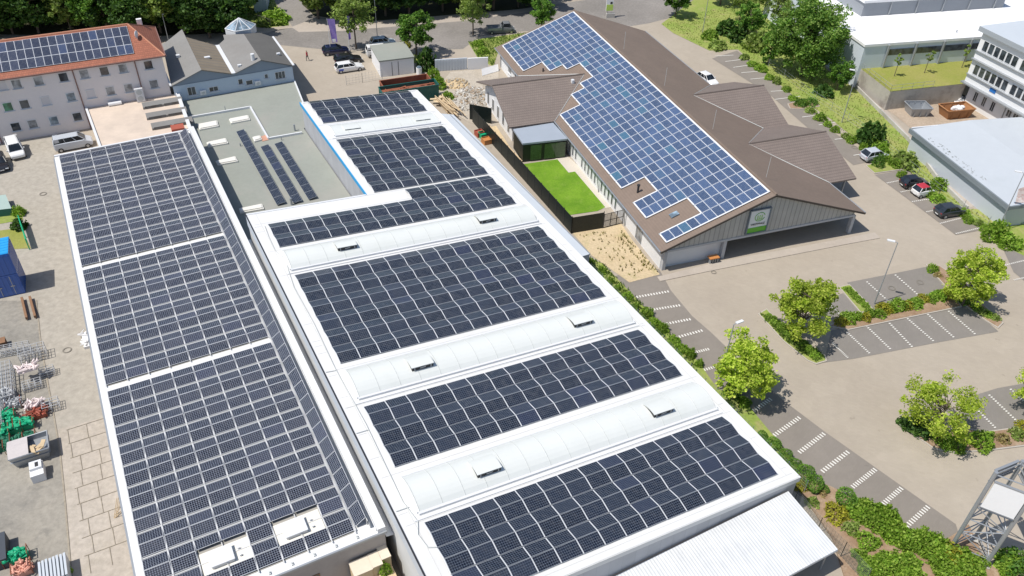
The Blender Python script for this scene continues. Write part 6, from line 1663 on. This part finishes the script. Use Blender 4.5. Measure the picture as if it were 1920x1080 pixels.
# wooden crates in the alley in front of the left building
for i, (a0, b0, l_, w_, h_) in enumerate(((41.85, -2.9, 1.2, 1.35, 3.0), (41.8, -1.82, 1.15, .75, 3.0), (41.5, -1.05, 1.1, .68, 3.0))):
    t = thing('wooden_crate', ('left, largest', 'middle', 'right, tallest')[i] + ' of the three pale wooden crates in the alley before the left building', 'crate', GP(a0, b0), 0, 'crates in the alley')
    b = MB(); b.box(GP(a0, b0, h_ / 2), (l_, w_, h_), A, B, ZV); b.build('body', m_wood, t)
    b = MB(); b.box(GP(a0, b0, h_ + .02), (l_ + .06, w_ + .04, .05), A, B, ZV); b.build('lid', M('pale_board', (.68, .60, .48), .7, .08) if i == 0 else bpy.data.materials['pale_board'], t)
bush('shrub', 722, 1072, .5, .9, 'green plant growing on the pallets beside the crates', z=2.0); 
t = thing('pallet_stack', 'stack of wooden pallets behind the green plant in the alley', 'pallets', GP(42.75, -1.3)); b = MB(); a0, b0 = 42.75, -1.3
for k in range(14): b.box(GP(a0, b0, .1 + k * .15), (1.0, 1.1, .04), A, B, ZV); b.box(GP(a0, b0 - .4, .03 + k * .15), (1.0, .1, .09), A, B, ZV); b.box(GP(a0, b0 + .4, .03 + k * .15), (1.0, .1, .09), A, B, ZV)
b.build('pallet', m_wood, t)

# white shed, fence, rusty containers
sw_ = [G(714, 145), G(777, 137)]; sx = (sw_[1] - sw_[0]).normalized(); sy = Vector((-sx.y, sx.x, 0)); Ls = (sw_[1] - sw_[0]).length
t = thing('white_shed', 'white garage shed with grey-green flat roof between parked cars and rusty containers', 'shed', sw_[0])
b = MB(); q = [sw_[0], sw_[1], sw_[1] + sy * 6.2, sw_[0] + sy * 6.2]; b.prism(q, 0, 2.6, top=False); b.build('wall', m_whiter, t)
b = MB(); b.prism(offset(q, .12), 2.55, 2.75, bot=True); b.build('roof', m_flat, t)
b = MB()
for u in (1.9, 2.9): b.box(sw_[0] + sx * u - sy * .02 + ZV * 1.15, (.06, .05, 2.2), sx, sy, ZV)
b.build('door_frame', m_dark, t)
def wire_fence(name, label, pts, h, cat='fence', post=.03, wires=7, step=2.2, mesh=None, gate=False, mat=None, pm=None, group=None):
    t = thing(name, label, cat, pts[0], 0, group); b = MB(); bw = MB()
    for i in range(len(pts) - 1):
        p, q = pts[i], pts[i + 1]; n_ = max(1, round((q - p).length / step))
        for k in range(n_ + 1):
            c = p.lerp(q, k / n_); b = MB(); b.tube(c, c + ZV * h, post, n=5); b.build('post', pm or m_alu, t)
        for w in range(wires): z = h * (w + .6) / wires; bw.tube(p + ZV * z, q + ZV * z, .012, n=3, cap=False)
        if mesh:
            L = (q - p).length; m_ = int(L / mesh)
            for k in range(m_): c = p.lerp(q, k / m_); bw.tube(c + ZV * .05, c + ZV * h, .008, n=3, cap=False)
    bw.build('wire_mesh', mat or m_alu, t); return t
wire_fence('yard_fence', 'low wire fence with a gate post in front of the white estate car', [G(650, 160), G(680, 155), G(717, 148)], 1.6, wires=4, mesh=.5)
wire_fence('wire_fence', 'wire fence running along the hall corner and canopy through the shrubs', [G(1486, 948), G(1530, 1000), G(1575, 1045), G(1620, 1095)], 2.0, wires=12, mesh=.25, step=2.5, mat=M('dark_wire', (.07, .09, .08), .6, .1), pm=bpy.data.materials['dark_wire'])
wire_fence('wire_fence', 'wire fence along the long right side of the white hall', [GP(17, 32.3), GP(50, 32.3)], 1.6, wires=6, mesh=.4, mat=M('green_wire', (.10, .16, .12), .5, .1))
wire_fence('wire_fence', 'wire fence with leaning posts on top of the grassy bank', [G(1440, 125), G(1500, 170), G(1620, 250), G(1680, 300), G(1760, 365), G(1850, 425)], 1.5, wires=3, step=4)
RC = G(719, 203); rc0 = G(720, 186); rx = (G(818, 171) - rc0).normalized(); ry = Vector((-rx.y, rx.x, 0))
container('rusty_container', 'long open rusty container with green sides, the nearer of two', 'container', RC, rx, ry, 8.6, 2.1, 2.4, m_dgreen, openb=True)
container('rusty_container', 'open rusty brown container, the farther of two behind the green one', 'container', RC + ry * 2.5 + rx * .8, rx, ry, 7.4, 2.1, 2.2, m_rust, openb=True)
t = thing('rust_load', 'rusty scrap filling the nearer open container', 'scrap', RC + rx * 4 + ry); b = MB()
p0_ = RC + rx * .15 + ry * .15; b.prism([p0_, p0_ + rx * 8.3, p0_ + rx * 8.3 + ry * 1.8, p0_ + ry * 1.8], .3, 1.95)
for k in range(40): c = p0_ + rx * random.uniform(.2, 8) + ry * random.uniform(.2, 1.6) + ZV * random.uniform(1.95, 2.1); b.box(c, (random.uniform(.3, 1.2), random.uniform(.1, .4), .1), dirv(random.uniform(0, 180)))
b.build('scrap', m_rust, t)
container('white_hoarding', 'white site cabin panel, right one of the two before the grass verge', 'hoarding', G(877, 131), (G(915, 129) - G(877, 131)).normalized(), Vector((-.1, 1, 0)).normalized(), (G(915, 129) - G(877, 131)).length, .25, 1.9, m_whiter, ribs=False)
container('white_hoarding', 'long grey-white site hoarding behind the rubble heap', 'hoarding', G(816, 134), (G(876, 130) - G(816, 134)).normalized(), Vector((-.1, 1, 0)).normalized(), (G(876, 130) - G(816, 134)).length, .25, 1.9, m_greysheet, ribs=True)
t = thing('leaning_board', 'pale board leaning near the corner of the panel roof building', 'board', G(910, 143)); b = MB(); p, q = G(904, 143), G(935, 134); b.face([p + ZV * .1, q + ZV * .1, q + ZV * .9 + dirv(100) * .8, p + ZV * .9 + dirv(100) * .8]); b.face([p + ZV * .06, p + ZV * .86 + dirv(100) * .8, q + ZV * .86 + dirv(100) * .8, q + ZV * .06]); b.build('board', m_whiter, t)
# rubble heap
def heap(name, label, x, y, rx_, ry_, h, mats, n=260, s=(.12, .45), cat='heap'):
    p = G(x, y); t = thing(name, label, cat, p); rr_ = random.Random(int(x)); b = MB()
    for i in range(n):
        r = rr_.random() ** .5; a = rr_.uniform(0, 2 * PI); z = h * (1 - r) * rr_.uniform(.6, 1.05); c = p + Vector((rx_ * r * math.cos(a), ry_ * r * math.sin(a), z)); k = rr_.uniform(*s)
        ax_ = Vector((rr_.gauss(0, 1), rr_.gauss(0, 1), rr_.gauss(0, .6))).normalized(); ay_ = ax_.cross(Vector((rr_.gauss(0, 1), rr_.gauss(0, 1), rr_.gauss(0, 1)))).normalized()
        b.k = rr_.randrange(len(mats)); b.box(c, (k, k * rr_.uniform(.5, .9), k * rr_.uniform(.3, .7)), ax_, ay_)
    o = b.build('rubble', mats, t); b = MB(); b.k = 0; b.smooth = True
    n_ = 16
    for j in range(4):
        for i in range(n_):
            f = lambda r, a: p + Vector((rx_ * r * math.cos(a), ry_ * r * math.sin(a), h * .85 * (1 - r) ** .9))
            a0, a1 = 2 * PI * i / n_, 2 * PI * (i + 1) / n_; b.face([f(j / 4 + .001, a0), f((j + 1) / 4, a0), f((j + 1) / 4, a1), f(j / 4 + .001, a1)])
    b.build('base', mats[0], t); return t
m_r1, m_r2, m_r3 = M('pale_rubble', (.40, .37, .32), .9, .15, 2, 10), M('white_rubble', (.54, .52, .48), .9, .1), M('brown_rubble', (.34, .26, .18), .9, .2)
heap('rubble_heap', 'large heap of pale broken stone beside the dark green screen', 884, 186, 3.3, 4.2, 1.0, [m_r1, m_r2, m_r3], 700)
heap('rubble_heap', 'smaller ochre rubble heap in front of the site hoarding', 855, 158, 2.2, 2.0, .8, [M('ochre_earth', (.52, .40, .24), .9, .15), m_r1], 200)
t = thing('timber_pile', 'splayed pile of long timber slats and broken boards beside the hall roof', 'timber pile', G(840, 195)); b = MB(); rr_ = random.Random(8)
for k in range(26): 
    p = G(815 + rr_.uniform(0, 28), 183 + rr_.uniform(-6, 8), .2 + .04 * k); d = dirv(-58 + rr_.uniform(-8, 8)); L = rr_.uniform(3.5, 6.5); b.box(p + d * L / 2, (L, .12, .05), d, Vector((-d.y, d.x, 0)), ZV)
b.build('slat', m_wood, t); b = MB()
for k in range(22): c = G(818 + rr_.uniform(-6, 14), 185 + rr_.uniform(-8, 6), rr_.uniform(.1, .9)); b.box(c, (rr_.uniform(.6, 1.5), rr_.uniform(.3, .7), .05), dirv(rr_.uniform(0, 180)))
b.build('board', M('light_board', (.66, .52, .33), .8, .15), t)
# bins by the rusty containers
t = thing('white_drum', 'white drum with blue lid behind the shed corner', 'drum', G(786, 138)); b = MB(); c = G(786, 138); b.tube(c, c + ZV * 1.0, .45, n=12); b.build('body', m_whiter, t); b = MB(); b.ell(c + ZV * 1.05, .4, .4, .25, 12, 6); b.build('lid', m_glassb, t)

# dark garden fence: long side along the hall, front side with gate
def slat_fence(name, label, p, q, h, n=None):
    t = thing(name, label, 'fence', p); b = MB(); d = q - p; L = d.length; d.normalize(); s_ = Vector((-d.y, d.x, 0)); k_ = int(h / .16)
    for k in range(k_): b.box((p + q) / 2 + ZV * (.1 + .16 * k), (L, .03, .156), d, s_, ZV)
    b.build('slat', m_fence, t); b = MB(); m_ = max(1, int(L / 2.0))
    for k in range(m_ + 1): b = MB(); b.tube(p.lerp(q, k / m_), p.lerp(q, k / m_) + ZV * (h + .15), .05, n=5); b.build('post', m_black, t)
    return t
F1, F2, F3 = G(880, 222), G(1071, 438), G(1131, 428)
slat_fence('garden_fence', 'long anthracite slat fence running beside the hall from the bins to the lawn corner', F1 + (F2 - F1) * .04, F2, 2.25)
slat_fence('garden_fence', 'short closed anthracite slat fence across the near end of the lawn', F2, F2.lerp(F3, .98) , 2.25)
F4 = G(1167, 419)
gt = thing('garden_gate', 'dark mesh gate between slat fence and white side wall', 'gate', F3); b = MB(); d = F4 - F3; L = d.length; d.normalize()
for k in range(4): b.tube(F3.lerp(F4, k / 3), F3.lerp(F4, k / 3) + ZV * 2.0, .05, n=5)
for z in (.1, 1.0, 1.95): b.tube(F3 + ZV * z, F4 + ZV * z, .04, n=5)
b.build('frame', m_black, gt); b = MB()
for k in range(int(L / .12)): b.tube(F3 + d * .12 * k + ZV * .1, F3 + d * .12 * k + ZV * 1.95, .02, n=3, cap=False)
for k in range(12): b.tube(F3 + ZV * (.15 + k * .16), F4 + ZV * (.15 + k * .16), .015, n=3, cap=False)
b.build('mesh', m_fence, gt)
slat_fence('privacy_screen', 'dark green privacy screen between rubble heap and white wing wall', G(881, 224), G(921, 232), 2.4)
for i, (x, y, m__, lb_) in enumerate(((906, 257, m_green, 'turquoise planter box in the narrow yard beside the hall'), (912, 268, m_orange, 'terracotta planter box next to the turquoise one'), (899, 254, m_redpaint, 'small dark red planter box behind the turquoise one'))):
    c = G(x, y); t = thing('planter', lb_, 'planter', c, 0, 'planter boxes'); b = MB()
    for s_ in (-1, 1): b.box(c + A * s_ * .55 + ZV * .35, (.06, 1.1, .7), A, B, ZV); b.box(c + B * s_ * .52 + ZV * .35, (1.04, .06, .7), A, B, ZV)
    b.box(c + ZV * .3, (1.0, .96, .5), A, B, ZV); b.build('box', m__, t)
t = thing('timber_deck', 'yellowish timber edging board along the white wing wall', 'edging', G(945, 265)); b = MB(); p, q = G(914, 238), G(975, 305); d = q - p; L = d.length; d.normalize(); b.box((p + q) / 2 + ZV * .12, (L, .7, .22), d, Vector((-d.y, d.x, 0)), ZV); b.build('plank', m_wood, t)
# orange seat at the shop front
c = G(1336, 492); t = thing('bench', 'small orange-topped bench in front of the shuttered shop front', 'bench', c); b = MB(); b.box(c + ZV * .75, (1.2, .7, .12), B2, A2, ZV); b.build('seat', m_orange, t); b = MB()
for i in range(4): b.box(c + B2 * (-.45 + .3 * i) + ZV * .35, (.1, .5, .7), B2, A2, ZV)
b.build('leg', m_alu, t)
c = G(1834, 372); t = thing('bench', 'brown wooden bench beside the path at the low hall', 'bench', c); d = A4; s_ = B4; b = MB()
for k in range(4): b.box(c + s_ * (k * .14) + ZV * .45, (2.2, .11, .05), d, s_, ZV)
b.build('seat', m_redpaint, t); b = MB()
for k in range(3): b.box(c - s_ * .08 + ZV * (.6 + k * .14), (2.2, .05, .1), d, s_, ZV)
b.build('backrest', m_redpaint, t)
for u in (-.9, .9): b = MB(); b.box(c + d * u + s_ * .2 + ZV * .22, (.08, .45, .44), d, s_, ZV); b.build('leg', m_concrete, t)
# skips in the school yard
def skip(x, y, label, mat, L=4.2, W_=2.2, Hh_=1.5, fill=None, deg=10):
    p = G(x, y); d = dirv(deg); s_ = Vector((-d.y, d.x, 0)); t = thing('skip_container', label, 'skip', p); b = MB()
    up_ = [p + d * sx * L / 2 + s_ * sy * W_ / 2 + ZV * Hh_ for sx, sy in ((-1, -1), (1, -1), (1, 1), (-1, 1))]; lo_ = [p + (q - p - ZV * Hh_) * .78 for q in up_]
    cc = p + ZV * .5
    for i in range(4): j = (i + 1) % 4; b.face([lo_[i], lo_[j], up_[j], up_[i]]); b.tube(up_[i], up_[j], .09, n=5); b.face([up_[i], up_[j], lo_[j].lerp(cc, .05) + ZV * .2, lo_[i].lerp(cc, .05) + ZV * .2])
    b.face([q.lerp(p, .0) + ZV * .2 for q in lo_])
    for sx in (-.3, 0, .3): 
        for sy in (-1, 1): b.box(p + d * sx * L + s_ * sy * W_ * .46 + ZV * Hh_ * .5, (.12, .1, Hh_ * .9), d, s_, ZV)
    b.build('body', mat, t)
    if fill:
        t2 = thing('skip_load', 'pale sacks heaped in the orange skip', 'waste', p + ZV * .8); b = MB(); rr_ = random.Random(3)
        for k in range(12): b.ell(p + d * rr_.uniform(-.2, 1.2) + s_ * rr_.uniform(-.5, .5) + ZV * rr_.uniform(.8, 1.4), .4, .35, .25, 8, 5, .1)
        b.build('sack', fill, t2)
    return t
skip(1717, 213, 'grey skip with dark rim in the yard below the retaining wall', m_alu, 3.2, 2.6, 1.4, deg=5); skip(1788, 217, 'orange-brown skip filled with pale sacks in the school yard', M('worn_orange_paint', (.36, .17, .07), .7, .2, 1.5, 8), 4.6, 2.5, 1.5, m_whiter, deg=14)
heap('scrap_heap', 'grey clutter of bicycles and scrap by the school wall', 1808, 190, 2.0, 1.6, .9, [m_alu, m_dark, m_whiter], 90, (.2, .6))
t = thing('path_kerb_wall', 'low concrete wall following the path below the grassy bank', 'wall', G(1605, 165)); b = MB(); pp = [G(1604, 166), G(1650, 212), G(1702, 264), G(1755, 337), G(1812, 394)]
for i in range(4): p, q = pp[i], pp[i + 1]; d = q - p; L = d.length; d.normalize(); b.box((p + q) / 2 + ZV * .3, (L + .1, .25, .6), d, Vector((-d.y, d.x, 0)), ZV)
b.build('slab', m_concrete, t)
for k, (x, y) in enumerate(((1487, 228), (1496, 229))): pass
# far house at the top edge
p = G(488, 22); t = thing('far_garage', 'small pale blue garage beside the far road junction', 'garage', p); b = MB(); q = [G(478, 24), G(502, 20), G(502, 20) + dirv(100) * 6, G(478, 24) + dirv(100) * 6]; b.prism(q, 0, 2.6, kt=1); b.build('body', [m_bluewall, m_whitem], t)
t = thing('far_gate', 'dark barred gate on the verge by the far road', 'gate', G(495, 46)); b = MB(); p, q = G(486, 42), G(508, 50)
for k in range(14): b.tube(p.lerp(q, k / 13), p.lerp(q, k / 13) + ZV * 1.3, .05, n=4)
b.tube(p + ZV * 1.3, q + ZV * 1.3, .05, n=4); b.build('bar', m_black, t)
# ================================================================== steel advertising tower
tA, tB = G(1778, 1034), G(1846, 1062)
tv = (tB - tA); tw = tv.length; tv.normalize(); tn = Vector((-tv.y, tv.x, 0))
feet = [tA, tB, (tA + tB) / 2 + tn * 2.1 + tv * .3]
tt = thing('steel_tower', 'galvanised lattice sign tower with blank white panels in the lower right corner', 'tower', (feet[0] + feet[1] + feet[2]) / 3)
HT = 9.6
for p in feet:
    b = MB(); b.tube(p, p + ZV * HT, .15, n=10); b.build('leg', m_alu, tt)
    
lv = [.9, 2.6, 4.2, 5.7, 8.95, HT - .25]
for i in range(3):
    p, q = feet[i], feet[(i + 1) % 3]
    for k, z in enumerate(lv):
        if i == 0 and k == 4: continue
        b = MB(); b.tube(p + ZV * z, q + ZV * z, .05, n=6); b.build('crossbar', m_alu, tt)
    for k in range(len(lv) - 2):
        if i == 0 and k == 3: continue
        b = MB()
        if (k + i) % 2: b.tube(p + ZV * lv[k], q + ZV * lv[k + 1], .045, n=5)
        else: b.tube(q + ZV * lv[k], p + ZV * lv[k + 1], .045, n=5)
        b.build('brace', m_alu, tt)
m_blank = M('blank_white_panel', (.84, .85, .86), .5, .02)
for i, (p, q) in enumerate(((feet[0], feet[1]), (feet[1], feet[2]), (feet[2], feet[0]))):
    d_ = (q - p).normalized(); o_ = Vector((d_.y, -d_.x, 0)); L = (q - p).length
    zc, hh_ = (7.45, 2.7) if i == 0 else (8.9, 1.1)
    c = (p + q) / 2 + o_ * .2 + ZV * zc
    b = MB(); b.box(c, (L * .84, .1, hh_), d_, o_, ZV); pnl = b.build('sign_panel', m_blank if i == 0 else m_alu, tt)
    b = MB()
    for s_ in (-1, 1): b.box(c + ZV * s_ * (hh_ / 2 + .04) - o_ * .02, (L * .88, .18, .09), d_, o_, ZV)
    b.build('frame', m_alu, pnl)
for p in feet:
    b = MB(); b.box(p + ZV * .12, (.6, .6, .24), tv, tn, ZV); b.build('footing', m_concrete, tt)
# ================================================================== light
w = bpy.data.worlds.new('World'); SC.world = w; w.use_nodes = True; nt = w.node_tree
sky = nt.nodes.new('ShaderNodeTexSky'); sky.sky_type = 'NISHITA'; sky.sun_disc = False
SAZ, SEL = 25.0, 61.0         # shadows point towards this azimuth (degrees from +x), sun elevation
sd = -dirv(SAZ) * math.cos(R(SEL)) + ZV * math.sin(R(SEL))     # direction to the sun
sky.sun_elevation = R(SEL); sky.sun_rotation = math.atan2(sd.x, sd.y)
sky.air_density = 1.0; sky.dust_density = 1.0; sky.ozone_density = 1.0
nt.links.new(sky.outputs[0], nt.nodes['Background'].inputs[0]); nt.nodes['Background'].inputs[1].default_value = .10
sl = bpy.data.lights.new('sun', 'SUN'); sl.energy = 4.0; sl.angle = R(.5); sl.color = (1, .955, .89)
so_ = bpy.data.objects.new('sun', sl); COL.objects.link(so_); so_.rotation_euler = sd.to_track_quat('Z', 'Y').to_euler()
SC.view_settings.view_transform = 'Standard'; SC.view_settings.look = 'None'; SC.view_settings.exposure = .22; SC.view_settings.gamma = 1
SC.cycles.max_bounces = 5; SC.cycles.transparent_max_bounces = 4
